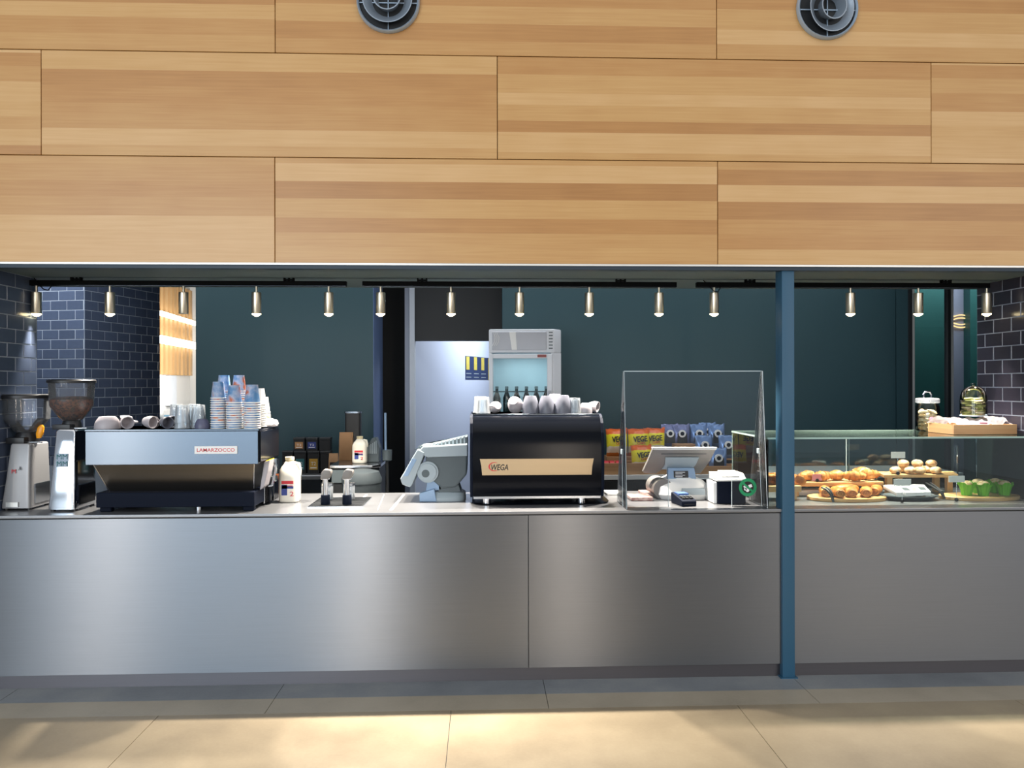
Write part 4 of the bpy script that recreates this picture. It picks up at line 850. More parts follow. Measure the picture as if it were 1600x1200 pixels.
m_('tall lilac mug upside down, last of three by the small glass', P(879.5, 4.53, WT), (PI, 0, 1), .052, .107, .05, 'mug_lilac', False, 'tall mugs upside down on the black machine')
m_('tall pale mug upside down behind the gap between the last two tall mugs', P(867, 4.66, WT), (PI, 0, 1), .05, .113, .05, 'mug_white', False, 'tall mugs upside down on the black machine')
m_('pale cup tipped on its side, left of the three tall mugs', P(802, 4.53, WT), (R(125), 0, R(160)), .046, .07, .03, 'mug_white', False)
m_('small pale cup lying with its handle up, beside the upturned glass', P(778, 4.53, WT), (R(104), 0, R(200)), .034, .056, .02, 'mug_white', True)
G = 'upturned glasses on the black machine'
tumbler('upturned glass at the left end of the black espresso machine', P(755, 4.53, WT), 0, 1.0, G)
tumbler('upturned glass behind the leftmost glass on the black machine', P(750, 4.66, WT), 0, 1.0, G)
tumbler('narrow upturned glass right of the tall mugs', P(898, 4.53, WT), 0, .92, G)
m_('white cup with a handle at the right end of the black machine', P(915, 4.55, WT), (R(180), 0, R(50)), .038, .06, .04, 'mug_white', True)
m_('small white cup lying at the far right end of the black machine', P(921, 4.66, WT), (R(100), 0, R(60)), .033, .055, .04, 'mug_white', True)
# ================================================================ right half of the counter
# ---------------------------------------------------------------- acrylic sneeze guard
Y = 4.245
gx0, gx1 = gx(974.5, Y), gx(1190, Y); zt = zat(580, Y, 1080)
t = thing('acrylic_screen', 'clear acrylic counter screen with triangular side wings and a green round sticker', 'screen', ((gx0 + gx1) / 2, Y, ZC))
cx0, cx1, cz = gx(1044, Y), gx(1143, Y), zat(748, Y, 1090)
b = nb(); prism(b, [(gx0, ZC + .001), (cx0, ZC + .001), (cx0, cz), (cx1, cz), (cx1, ZC + .001), (gx1, ZC + .001), (gx1, zt), (gx0, zt)], Y - .0025, Y + .0025, 'Y'); part('front_sheet', b, 'acrylic', t, smooth=False)
b = nb(); e = .0018
bx(b, gx0, gx1, Y - .003, Y + .003, zt - .002, zt + .002)
for x in (gx0, gx1): bx(b, x - e, x + e, Y - .004, Y + .004, ZC + .001, zt)
part('polished_edge', b, 'edge', t, smooth=False)
b = nb(); e = .001
for x in (cx0, cx1): bx(b, x - e, x + e, Y - .003, Y + .003, ZC + .001, cz)
bx(b, cx0, cx1, Y - .003, Y + .003, cz - e, cz + e); part('cutout_edge', b, 'edge', t, smooth=False)
for x in (gx0, gx1):
    ya, yb2 = Y - .085, Y + .21
    b = nb(); prism(b, [(ya, ZC + .001), (yb2, ZC + .001), (Y + .012, zt), (Y - .012, zt)], x - .003, x + .003, 'X'); w = part('side_wing', b, 'acrylic', t, smooth=False)
    b = nb(); tube(b, [(x, ya, ZC + .002), (x, Y - .012, zt)], .0014, 6); tube(b, [(x, yb2, ZC + .002), (x, Y + .012, zt)], .0014, 6); tube(b, [(x, ya, ZC + .003), (x, yb2, ZC + .003)], .0014, 6); part('wing_edge', b, 'edge', w, smooth=False)
    b = nb(); tube(b, [(x - .012, Y - .03, ZC + .003), (x - .006, Y + .02, ZC + .31), (x + .004, Y + .08, ZC + .31), (x + .012, Y + .13, ZC + .003)], .0013, 6); bx(b, x - .008, x + .008, Y + .03, Y + .06, ZC + .29, ZC + .32, .003, 1); part('clip', b, 'edge', w, smooth=False)
st = at(1168.5, 761.5, Y - .004); r = 14.2 * Y / 1200
def disc(r0, z, mt, nm='sticker', par=None, seg=32, r1=0.0):
    b = nb(); cyl(b, (st.x, Y - .0030 - z, st.z), (st.x, Y - .0026 - z, st.z), r0, seg=seg); return part(nm, b, mt, par or t)
sk = disc(r, .0, 'green_print'); disc(r * .66, .0006, 'black_print', 'sticker_ground', sk)
b = nb(); c, s_ = st.x, st.z
prism(b, [(c + .002, s_ + .012), (c + .02, s_ + .019), (c + .026, s_ + .003), (c + .009, s_ - .003)], Y - .0046, Y - .004, 'Y'); prism(b, [(c - .026, s_ + .004), (c - .02, s_ + .012), (c - .004, s_ - .006), (c - .01, s_ - .014)], Y - .0046, Y - .004, 'Y'); cyl(b, (c - .002, Y - .0046, s_ - .016), (c - .002, Y - .004, s_ - .016), .010, seg=14); cyl(b, (c - .014, Y - .0046, s_ - .010), (c - .014, Y - .004, s_ - .010), .008, seg=14); part('sticker_money', b, 'white_print', sk, smooth=False)
b = nb(); prism(b, [(c - .038, s_ + .025), (c - .030, s_ + .033), (c + .038, s_ - .025), (c + .030, s_ - .033)], Y - .0052, Y - .0047, 'Y'); part('sticker_bar', b, 'green_print', sk, smooth=False)

# ---------------------------------------------------------------- till behind the screen
Y = 4.50
def Q(px, py, y=None): y = y or Y; return (gx(px, y), zat(py, y, px))
t = thing('till_terminal', 'white and taupe till seen from behind through the acrylic screen', 'till', (gx(1067, Y), Y + .05, ZC))
def tilted(name, pts, d0, d1, mat, par, k=.75, ref=None, bev=.004):
    b = nb(); prism(b, [Q(*p) for p in pts], d0, d1, 'Y', bev)
    for v in b.verts: v.co.y += Y + (ref - v.co.z) * k
    return part(name, b, mat, par, smooth=False)
ref = zat(701, Y, 1066)
hd = tilted('head', [(1020, 701), (1119, 701), (1113, 722), (1102, 742), (1095, 743), (1090, 736), (1040, 736), (1030, 743), (1012, 742), (1009, 739), (1015, 720)], 0, .035, 'taupe', t, .6, ref)
tilted('rear_plate', [(1041, 715), (1094, 715), (1091, 727), (1086, 735), (1038, 735), (1042, 727)], -.012, .02, 'grey_plastic', hd, .6, ref)
tilted('top_edge', [(1019, 699), (1120, 699), (1119, 703), (1020, 703)], -.004, .036, 'white_plastic', hd, .6, ref, .001)
for a_, b_ in ((1034, 1037), (1105, 1108)): tilted('vent_slot', [(a_, 709), (a_ + 40 if a_ < 1050 else a_ - 40, 709), (a_ + 40 if a_ < 1050 else a_ - 40, 710.4), (a_, 710.4)], -.002, .004, 'black', hd, .6, ref, 0)
b = nb(); prism(b, [Q(1046, 732), Q(1087, 732), Q(1090, 750), Q(1045, 750)], Y + .03, Y + .07, 'Y', .004); nk = part('neck', b, 'blue_grey', t, smooth=False)
b = nb(); prism(b, [Q(1054, 736.5), Q(1077, 736.5), Q(1077.5, 747.5), Q(1054.5, 747.5)], Y + .0285, Y + .032, 'Y'); part('spec_label', b, 'black_print', nk, smooth=False)
for i in range(4):
    b = nb(); prism(b, [Q(1057, 738.4 + i * 2.3), Q(1072 - i % 2 * 4, 738.4 + i * 2.3), Q(1072 - i % 2 * 4, 739.2 + i * 2.3), Q(1057, 739.2 + i * 2.3)], Y + .0278, Y + .0286, 'Y'); part('label_line', b, 'white_print', nk, smooth=False)
x0, x1 = gx(1026, Y), gx(1114, Y); xc = (x0 + x1) / 2; hw = (x1 - x0) / 2
b = nb(); sloft(b, [(ZC + .001, hw * .9, .12, xc, Y + .1), (ZC + .03, hw, .13, xc, Y + .1), (ZC + .075, hw * .98, .125, xc, Y + .11), (ZC + .105, hw * .78, .1, xc, Y + .12), (ZC + .13, hw * .5, .07, xc, Y + .1), (ZC + .145, hw * .45, .05, xc, Y + .08)], 3.2, 40); bs = part('base', b, 'white_plastic', t)
b = nb(); prism(b, [Q(1063, 762), Q(1098, 762), Q(1099, 772), Q(1062, 772)], Y - .035, Y - .02, 'Y', .001); part('access_cover', b, 'grey_plastic', bs, smooth=False)
b = nb(); cyl(b, (x0 + .045, Y + .02, ZC + .06), (x0 + .04, Y + .22, ZC + .06), .06, seg=24); part('paper_drum', b, 'taupe', t)
# card terminal
f = on(1077, 791.5, ZC)
t = thing('card_terminal', 'dark blue card payment terminal in front of the white till', 'card reader', (f.x - .012, f.y + .075, ZC + .001), R(9))
b = nb(); prism(b, [(-.075, 0), (.075, 0), (.08, .05), (.075, .062), (-.07, .034), (-.077, .026)], -.044, .044, 'X', .004); obj('body', b, 'navy', t, smooth=False)
b = nb(); prism(b, [(0, .0615), (.068, .0625), (.068, .0602), (0, .049)], -.03, .03, 'X')
for v in b.verts: v.co.z += .0
obj('screen', b, 'screen', t, smooth=False)
for r_ in range(3):
    for c_ in range(3):
        y = -.058 + r_ * .018; b = nb(); z = .039 + (y + .07) * .193; bx(b, -.032 + c_ * .023, -.014 + c_ * .023, y, y + .012, z - .003, z + .0045, .001, 1); obj('key', b, 'black_print' if r_ < 2 else 'grey_dark', t, smooth=False)
b = nb(); bx(b, -.03, .03, -.0785, -.074, .01, .013); obj('card_slot', b, 'black_print', t, smooth=False)
# receipt printer
yp = 4.33; f = on(1142, 790, ZC)
t = thing('receipt_printer', 'receipt printer with white top and dark front, right of the till', 'printer', (f.x, yp + .08, ZC + .001))
x0, x1 = gx(1121, yp), gx(1165, yp); z1 = zat(752, yp, 1140); zt2 = zat(741, yp, 1140)
b = nb(); bx(b, x0, x1, yp, yp + .16, ZC + .001, z1, .004, 1); part('body', b, 'navy', t, smooth=False)
b = nb(); prism(b, [(yp - .004, z1), (yp + .16, z1), (yp + .16, zt2), (yp + .05, zt2), (yp, z1 + .012)], x0 - .006, x1 + .003, 'X', .003); part('cover', b, 'white_plastic', t, smooth=False)
b = nb(); prism(b, [(yp + .015, z1 + .02), (yp + .1, zt2 + .004), (yp + .1, zt2 + .012), (yp + .015, z1 + .028)], x0 + .03, x1 - .03, 'X', .002); part('paper_flap', b, 'cup_rim', t, smooth=False)
b = nb(); bx(b, x0 - .02, x0, yp + .01, yp + .16, ZC + .001, z1 - .006, .003, 1); part('side_panel', b, 'white_plastic', t, smooth=False)
# pink packs and a slate on the counter left of the till
b = nb(); bx(b, gx(984, 4.5), gx(1018, 4.5), 4.46, 4.62, ZC + .001, ZC + .022, .004, 2); tag(obj('sweet_packet', b, 'pinkpack', ang=50), 'flat pink packet lying on the counter behind the left screen wing', 'packet')
b = nb(); bx(b, gx(1004, 4.6), gx(1028, 4.6), 4.635, 4.74, ZC + .001, ZC + .028, .004, 2); tag(obj('sweet_packet', b, 'pinkpack', ang=50), 'pink packet further back, next to the till base', 'packet')
b = nb(); bx(b, gx(946, 4.75), gx(969, 4.75), 4.70, 4.83, ZC + .001, ZC + .016, .003, 1); tag(obj('order_pad', b, 'cup_rim', smooth=False), 'white order pad right of the black espresso machine', 'notepad')

# ================================================================ glass pastry display
DX0, DX1, DY0, DY1 = at(1143, 669, 4.86).x, XR - 0.01, 4.235, 4.86
DZ = zat(683, DY0, 1400)
t = thing('pastry_display', 'glass pastry display case standing on the right end of the counter', 'display case', ((DX0 + DX1) / 2, (DY0 + DY1) / 2, ZC))
b = nb(); bx(b, DX0, DX1, DY0, DY1, DZ - .008, DZ); g = part('top_pane', b, 'glass', t, smooth=False)
b = nb(); bx(b, DX0, DX1, DY0 - .001, DY0 + .002, DZ - .009, DZ + .001); bx(b, DX0, DX1, DY1 - .002, DY1 + .001, DZ - .009, DZ + .001); bx(b, DX0 - .001, DX0 + .002, DY0, DY1, DZ - .009, DZ + .001); part('pane_edge', b, 'edge_green', g, smooth=False)
b = nb(); bx(b, DX0 + .002, DX1, DY0 + .004, DY0 + .010, ZC + .001, DZ - .008); part('front_pane', b, 'glass', t, smooth=False)
b = nb(); bx(b, DX0 + .002, DX0 + .008, DY0 + .01, DY1 - .008, ZC + .001, DZ - .008); g = part('side_pane', b, 'glass', t, smooth=False)
b = nb(); bx(b, DX0 + .001, DX0 + .009, DY1 - .01, DY1 - .007, ZC + .001, DZ - .008); part('pane_edge', b, 'edge_green', g, smooth=False)
xm = gx(1323, DY1)
for a_, b__, yo in ((DX0 + .01, xm + .012, 0), (xm - .012, DX1, -.012)):
    b = nb(); bx(b, a_, b__, DY1 - .006 + yo, DY1 - .001 + yo, ZC + .012, DZ - .009); g = part('sliding_door', b, 'winglass', t, smooth=False)
    b = nb(); xx = b__ if yo == 0 else a_; bx(b, xx - .0015, xx + .0015, DY1 - .007 + yo, DY1 + yo, ZC + .012, DZ - .009); part('door_edge', b, 'edge', g, smooth=False)
b = nb(); bx(b, DX0 + .01, DX1, DY1 - .024, DY1, ZC + .001, ZC + .012); part('door_track', b, 'steel', t, smooth=False)
b = nb(); x = gx(1492, DY1); bx(b, x - .004, x + .004, DY1 - .03, DY1 - .022, ZC + .07, DZ - .1); bx(b, x - .007, x + .007, DY1 - .032, DY1 - .02, ZC + .17, ZC + .22, .003, 1); part('door_handle', b, 'steel', t, smooth=False)
b = nb(); bx(b, DX1 - .006, DX1, DY0 + .011, DY1 - .03, ZC + .001, DZ - .009); part('end_panel', b, 'end_glass', t, smooth=False)
FZ = ZC + .0015
# boards and risers
def board_thing(name, label, x0, x1, y0, y1, z, th, legs, cat='serving board'):
    t = thing(name, label, cat, ((x0 + x1) / 2, (y0 + y1) / 2, FZ)); b = nb(); bx(b, x0, x1, y0, y1, z, z + th, .003, 2); part('top', b, 'board', t)
    for lx_, ly_ in legs:
        b = nb(); bx(b, lx_ - .018, lx_ + .018, ly_ - .014, ly_ + .014, FZ, z + .001, .002, 1); part('leg', b, 'board', t, smooth=False)
    return t
Y = 4.56
bz = zat(760, Y, 1300); bt = zat(753.5, Y, 1300)
bx0, bx1 = gx(1238, Y), gx(1381, Y)
board_thing('serving_stand', 'long wooden serving stand under the croissants', bx0, bx1, Y, Y + .2, bz, bt - bz, [(bx0 + .03, Y + .03), (bx1 - .03, Y + .16), (bx0 + .03, Y + .16), (bx1 - .03, Y + .17)])
b = nb(); bx(b, gx(1242, 4.5), gx(1370, 4.5) + .0, 4.61, 4.70, FZ, FZ + .035, .006, 2); tag(obj('white_box', b, 'white_plastic'), 'low white box under the croissant stand', 'box')
yb_ = 4.44
def round_board(label, px0, px1, Yc, ry):
    x0, x1 = gx(px0, Yc), gx(px1, Yc); b = nb(); rx = (x1 - x0) / 2; sloft(b, [(FZ, rx * .985, ry * .985, (x0 + x1) / 2, Yc), (FZ + .004, rx, ry, (x0 + x1) / 2, Yc), (FZ + .018, rx, ry, (x0 + x1) / 2, Yc), (FZ + .021, rx * .985, ry * .985, (x0 + x1) / 2, Yc)], 2.0, 48)
    o = obj('round_board', b, 'board'); tag(o, label, 'serving board', 'round wooden boards'); return FZ + .022
RB1 = round_board('round wooden board under the glazed rolls', 1262, 1383, 4.46, .13)
RB2 = round_board('round wooden board under the green paper muffins', 1468, 1590, 4.45, .12)
# cake board left of the post
cz0 = zat(768, 4.45, 1200)
board_thing('serving_stand', 'wooden stand under the nut topped cake, left of the post', gx(1181, 4.45), gx(1249, 4.45), 4.42, 4.56, cz0, .035, [(gx(1190, 4.45), 4.46), (gx(1240, 4.45), 4.53), (gx(1190, 4.45), 4.53), (gx(1240, 4.45), 4.46)])
t = thing('cake', 'dark loaf cake with a golden nut topping, left of the blue post', 'cake', (gx(1199, 4.5), 4.50, cz0 + .0355))
b = nb(); bx(b, -.055, .05, -.045, .045, 0, .05, .006, 2); obj('crumb', b, 'cake', t)
b = nb(); bx(b, -.057, .052, -.047, .047, .05, .062, .004, 1)
for i in range(26): ball(b, (random.uniform(-.05, .045), random.uniform(-.045, .04), .063), .009, .006, .008, 6, 5)
obj('topping', b, 'nuts', t)
b = nb(); prism(b, [(-.04, 0), (.03, 0), (.04, .02), (.02, .05), (-.02, .06), (-.045, .03)], -.03, .03, 'Y', .008); o = obj('pastry_slice', b, 'pastry'); o.location = (gx(1247, 4.49), 4.49, cz0 + .0355); tag(o, 'golden pastry slice just right of the blue post', 'pastry')
# croissants
def croissant(loc, rz, L=.15, w=.036, label='', rxx=0):
    b = nb(); rings = []; n = 30
    for k in range(n + 1):
        u = k / n * 2 - 1; a = u * R(44); rad = L * .62
        cx_, cy_ = rad * math.sin(a), -rad * math.cos(a) + rad * .82
        step = ((abs(u) * 3.6) % 1.0); r_ = w * (max(0.0, 1 - abs(u) ** 1.9) ** .62 * .9 + .1) * (1.0 - .22 * step) if abs(u) < .999 else .003
        d = Vector((math.cos(a), math.sin(a), 0)); nn = Vector((-d.y, d.x, 0))
        rings.append([b.verts.new(Vector((cx_, cy_, w * .80)) + nn * (r_ * math.cos(2 * PI * i / 14)) + Vector((0, 0, max(r_ * .92 * math.sin(2 * PI * i / 14), -w * .78)))) for i in range(14)])
    ring_faces(b, rings); o = obj('croissant', b, 'croissant', ang=28); o.location = loc; o.rotation_euler = (0, rxx, rz); tag(o, label, 'croissant', 'croissants on the wooden stand'); return o
for px, yy, dz, rz, L_, lab in ((1259, 4.65, 0, 20, .13, 'croissant first to the right of the blue post'), (1283, 4.62, 0, -12, .14, 'croissant behind the pink price card'), (1304, 4.66, 0, 25, .13, 'croissant third along the stand from the post'), (1334, 4.61, .002, -20, .16, 'large croissant at the front of the pile'), (1357, 4.66, .004, -28, .15, 'rightmost croissant, at the end of the wooden stand'), (1344, 4.72, .012, 10, .14, 'croissant behind the large one, topping the pile')):
    croissant(P(px, yy, bt + .001 + dz), R(rz), L_, .038, lab, R(random.uniform(-8, 8)))
# glazed rolls
def roll(px, yy, z, rz, label, s=1.0):
    b = nb(); rings = []; L_ = .075 * s; w = .03 * s
    for k in range(13):
        u = k / 12 * 2 - 1; r_ = w * (1 - abs(u) ** 4 * .25)
        rings.append([b.verts.new((L_ * u, r_ * 1.15 * math.cos(2 * PI * i / 18), w * .9 + max(-w * .88, r_ * .95 * math.sin(2 * PI * i / 18)))) for i in range(18)])
    ring_faces(b, rings)
    t = thing('glazed_roll', label, 'pastry', (gx(px, yy), yy, z), rz, 'glazed rolls on the round board'); obj('dough', b, 'pastry', t)
    b = nb(); pts = []
    for k in range(26):
        q = k / 25 * 3.6 * PI; r_ = .004 + (w * .86 - .004) * k / 25; pts.append((-L_ - .0012, r_ * 1.1 * math.cos(q), w * .9 + r_ * .85 * math.sin(q)))
    tube(b, pts, .0032 * s, 6); obj('swirl', b, 'croissant', t)
for px, yy, rz, dz, lab in ((1289, 4.47, 70, 0, 'leftmost glazed roll, behind the tongs'), (1308, 4.43, 78, 0, 'second glazed roll from the tongs'), (1330, 4.44, 66, 0, 'third glazed roll, in the middle of the round board'), (1353, 4.44, 62, 0, 'fourth glazed roll showing its swirl end'), (1368, 4.50, 55, 0, 'rightmost glazed roll at the back of the board'), (1322, 4.55, 20, 0.0, 'glazed roll lying behind the others')):
    roll(px, yy, RB1 + dz, R(rz), lab)
def tongs(label, pts, dy=.014):
    t = thing('serving_tongs', label, 'tongs', pts[0]); b = nb(); l = Vector(pts[0])
    for sgn in (-1, 1):
        b = nb(); tube(b, [Vector(p) - l + Vector((sgn * dy * (i / (len(pts) - 1)), 0, 0)) for i, p in enumerate(pts)], .006, 8, [.007 - .0025 * abs(i - 1) / 3 for i in range(len(pts))]); obj('arm', b, 'black_plastic', t)
    return t
tongs('black serving tongs leaning on the round board of glazed rolls', [P(1302, 4.30, FZ + .008), P(1299, 4.31, FZ + .05), P(1294, 4.33, FZ + .075), P(1287, 4.36, FZ + .085)])
tongs('black serving tongs between the dark plate and the muffins', [P(1476, 4.38, FZ + .01), P(1470, 4.40, FZ + .05), P(1458, 4.46, FZ + .075), P(1450, 4.52, FZ + .085)])
# stand with sugar buns
Y = 4.60; sz1 = zat(741, Y, 1420); sz0 = zat(746, Y, 1420)
t = thing('serving_stand', 'wooden stand on square legs under the sugar buns', 'serving board', (gx(1432, Y), Y + .08, FZ))
b = nb(); prism(b, [(gx(1379, Y), Y - .01), (gx(1494, Y), Y - .02), (gx(1487, Y + .16), Y + .15), (gx(1369, Y + .16), Y + .16)], sz0, sz1, 'Z', .003); part('top', b, 'board', t, smooth=False)
for px, yy in ((1388, Y + .02), (1482, Y + .01), (1404, Y + .14), (1462, Y + .13)):
    b = nb(); x = gx(px, yy); bx(b, x - .017, x + .017, yy - .016, yy + .016, FZ, sz0 + .002, .002, 1); part('leg', b, 'board', t, smooth=False)
def bun(px, yy, z, lab, s=1.0):
    b = nb(); rx = .034 * s; ball(b, (0, 0, rx * .62), rx, rx * random.uniform(.95, 1.05), rx * .7, 16, 10, -.78)
    o = obj('sugar_bun', b, 'bun'); o.location = (gx(px, yy), yy, z); o.rotation_euler = (0, 0, random.random() * 6); tag(o, lab, 'bun', 'sugar buns on the wooden stand')
for px, yy, dz, lab in ((1399, 4.62, 0, 'leftmost sugar bun of the front row'), (1422, 4.61, 0, 'second sugar bun of the front row'), (1437, 4.60, 0, 'third sugar bun of the front row'), (1449, 4.66, 0, 'sugar bun fourth along, set slightly back'), (1462, 4.61, 0, 'rightmost sugar bun on the wooden stand'),
                        (1411, 4.66, .038, 'sugar bun on top of the pile behind the price card'), (1433, 4.66, .038, 'middle sugar bun on top of the pile'), (1455, 4.65, .038, 'right sugar bun on top of the pile'), (1411, 4.69, 0, 'sugar bun behind the front row, left'), (1436, 4.69, 0, 'sugar bun behind the front row, middle')):
    bun(px, yy, sz1 + .001 + dz, lab)
# dark plate with wrapped slices
Y = 4.44; t = thing('plate', 'dark oval plate holding wrapped slices', 'plate', (gx(1421, Y), Y, FZ)); rx = (gx(1466, Y) - gx(1377, Y)) / 2
b = nb(); sloft(b, [(0, rx * .7, .06), (.006, rx * .75, .065), (.024, rx, .095), (.027, rx * .99, .094), (.010, rx * .72, .062)], 2.0, 40); obj('dish', b, 'slate', t)
for i, (dx, dy, rz, lab) in enumerate(((-.09, .0, 12, 'white wrapped slice at the left of the dark plate'), (-.035, -.01, 8, 'white wrapped slice with a dark label, second on the plate'), (.02, .0, -4, 'white wrapped slice, third on the dark plate'), (.075, .01, -10, 'white wrapped slice at the right of the dark plate'))):
    t = thing('wrapped_slice', lab, 'packet', (gx(1421, Y) + dx, Y + dy, FZ + .0275), R(rz), 'wrapped slices on the plate'); b = nb(); bx(b, -.036, .036, -.055, .055, 0, .022, .005, 2)
    for v in b.verts: v.co.z += (v.co.y + .055) * .28
    obj('wrap', b, 'cloth', t); b = nb(); prism(b, [(-.03, .0245 + .028 * .6), (-.02, .0245 + .0225)], 0, 1, 'Y') if False else bx(b, -.022, .022, -.03, .012, .0222, .0232)
    for v in b.verts: v.co.z += (v.co.y + .055) * .28
    obj('label', b, 'slate' if i % 2 else 'pinkpack', t, smooth=False)
# muffins in lime paper
def muffin(px, yy, z, lab):
    t = thing('muffin', lab, 'muffin', (gx(px, yy), yy, z), random.random() * 6, 'muffins in lime green paper'); n = 24; b = nb(); secs = []
    for f, zz in ((.74, 0), (.88, .03), (1.06, .052), (1.3, .07)):
        secs.append([b.verts.new((.036 * f * (1 + .05 * (-1) ** i) * math.cos(2 * PI * i / n), .036 * f * (1 + .05 * (-1) ** i) * math.sin(2 * PI * i / n), zz + (.008 * (1 if (i // 3) % 2 else -.6) if f > 1.2 else 0))) for i in range(n)])
    for f, zz in ((1.0, .054), (.8, .03)): secs.append([b.verts.new((.0345 * f * math.cos(2 * PI * i / n), .0345 * f * math.sin(2 * PI * i / n), zz)) for i in range(n)])
    ring_faces(b, secs); obj('paper_case', b, 'lime_paper', t, ang=15)
    b = nb(); ball(b, (0, 0, .062), .035, .035, .026, 14, 8); obj('crumb', b, 'muffin', t)
for px, yy, lab in ((1510, 4.44, 'leftmost muffin in lime paper'), (1536, 4.42, 'muffin in lime paper at the middle front of the board'), (1569, 4.43, 'rightmost muffin in lime paper'), (1528, 4.52, 'muffin in lime paper behind the left pair'), (1555, 4.53, 'muffin in lime paper at the back of the board')):
    muffin(px, yy, RB2, lab)
# price cards
def card(px0, px1, py0, py1, Yc, foot_z, lab, mat='white_print', tilt=0):
    x0, x1 = gx(px0, Yc), gx(px1, Yc); xc = (x0 + x1) / 2; z0_, z1_ = zat(py1, Yc, px0), zat(py0, Yc, px0)
    t = thing('price_card', lab, 'price card', (xc, Yc, foot_z), R(tilt)); b = nb(); bx(b, x0 - xc, x1 - xc, -.001, .001, z0_ - foot_z, z1_ - foot_z); obj('card', b, mat, t, smooth=False)
    b = nb(); cyl(b, (0, .002, .008), (0, .002, z0_ - foot_z + .01), .0012, seg=6); obj('stem', b, 'steel', t)
    b = nb(); ball(b, (0, .002, .0095), .011, seg=12, ringn=8); obj('foot', b, 'black_gloss', t)
card(1392, 1414, 706, 716, 4.56, sz1 + .001, 'white price card standing on the bun stand')
card(1396, 1423, 748.5, 759, 4.31, FZ, 'white price card in front of the dark plate')
card(1482, 1507, 743.5, 753.5, 4.345, FZ, 'white price card standing by the muffins')
card(1269, 1284, 741, 751, 4.575, bt + .001, 'pink price card among the croissants', 'pink')
card(1212, 1226, 727, 741, 4.40, FZ, 'white price card beside the nut topped cake')
# on top of the display: biscuit jar, wooden box with cloth, glass cloche
Y = 4.77; DT = DZ + .0015
t = thing('biscuit_jar', 'tall glass jar of pale finger biscuits on the display top', 'jar', (gx(1449, Y), Y, DT)); r = (gx(1466, Y) - gx(1432.5, Y)) / 2; h = zat(629, Y, 1449) - DT
b = nb(); lathe(b, [(r * .93, 0), (r, .008), (r, h * .86), (r * .9, h * .92), (r * .9, h)], 28, cap0=True, cap1=False); obj('glass_body', b, 'tumbler' if False else 'glass', t)
b = nb(); lathe(b, [(r * .88, h - .004), (r * 1.0, h), (r * 1.0, h + .022), (r * .86, h + .028), (r * .3, h + .030)], 28); ld = obj('lid', b, 'tumbler', t)
zk = h + .030; b = nb(); tube(b, [(-.022, 0, zk - .002), (-.026, 0, zk + .02), (-.014, 0, zk + .038), (.014, 0, zk + .038), (.026, 0, zk + .02), (.022, 0, zk - .002)], .006, 8); obj('lid_ring', b, 'chrome', ld)
b = nb(); bx(b, -r * .6, r * .1, -r * 1.02, -r * .9, h * .3, h * .5); 
b.free()
b = nb(); cyl(b, (-.012, -r * 1.004, h * .42), (-.012, -r * .98, h * .42), .016, seg=16); obj('label', b, 'pink', t)
for i in range(24):
    lvl = i // 5; a_ = (i % 5) * PI / 2.5 + lvl * .6; rr = r * .5
    b = nb(); ball(b, (0, 0, 0), .017, .036, .011, 10, 6); o = obj('finger_biscuit', b, 'cookie'); q = Vector((rr * math.cos(a_), rr * math.sin(a_), .016 + lvl * h * .145))
    o.location = Vector(t.location) + q; o.rotation_euler = (random.uniform(-.5, .5), random.uniform(-.4, .4), a_ + random.uniform(-.3, .3))
    tag(o, 'pale finger biscuit among those stacked inside the tall glass jar', 'biscuit', 'finger biscuits in the glass jar')
Y = 4.40; x0, x1 = gx(1490, Y), gx(1589, Y)
t = thing('wooden_box', 'low wooden box on the display top holding a white cloth', 'box', ((x0 + x1) / 2, Y + .13, DT)); hb = zat(663.5, Y, 1540) - DT
b = nb(); w2 = (x1 - x0) / 2
for f in ((-w2, w2, -.13, -.12), (-w2, w2, .12, .13)): bx(b, f[0], f[1], f[2], f[3], 0, hb, .001, 1)
for f in ((-w2, -w2 + .01), (w2 - .01, w2)): bx(b, f[0], f[1], -.12, .12, 0, hb, .001, 1)
obj('frame', b, 'tray_wood', t, smooth=False); b = nb(); bx(b, -w2 + .01, w2 - .01, -.12, .12, 0, .008); obj('bottom', b, 'tray_wood', t, smooth=False)
b = nb(); nx, ny = 34, 14; gv = []
for j in range(ny + 1):
    row = []
    for i in range(nx + 1):
        u, v = i / nx, j / ny; x = (-1.02 + 1.93 * u) * w2; y = -.118 + .236 * v; z = hb * .9 + .034 * (math.sin(PI * min(1, max(0, v))) ** .5) + .007 * math.sin(u * 23 + v * 5) + .005 * math.sin(u * 51 - v * 9) + (.018 * math.exp(-((u - .9) / .07) ** 2)) + .012 * math.exp(-((u - .02) / .06) ** 2)
        if u < .03: x -= .012
        row.append(b.verts.new((x, y, max(z, hb + .002) if (u < .04 or u > .97) else z)))
    gv.append(row)
for j in range(ny):
    for i in range(nx): b.faces.new((gv[j][i], gv[j][i + 1], gv[j + 1][i + 1], gv[j + 1][i]))
gm = b.faces[:]; bmesh.ops.solidify(b, geom=gm, thickness=.012)
o = obj('tea_towel', b, 'cloth', ang=60); o.location = t.location; tag(o, 'crumpled white towel with pink print lying in the wooden box', 'towel')
b = nb(); bx(b, -.03, .02, -.123, -.1165, hb + .002, hb + .014, .002, 1); obj('print', b, 'pink', o, smooth=False)
Yc = 4.53; xc = gx(1521, Yc); zc0 = zat(650, Yc, 1521); rr = (gx(1540, Yc) - gx(1503, Yc)) / 2; hc = zat(603, Yc, 1521) - zc0
t = thing('glass_cloche', 'clear glass cloche over green biscuits on the white towel', 'cloche', (xc, Yc, zc0))
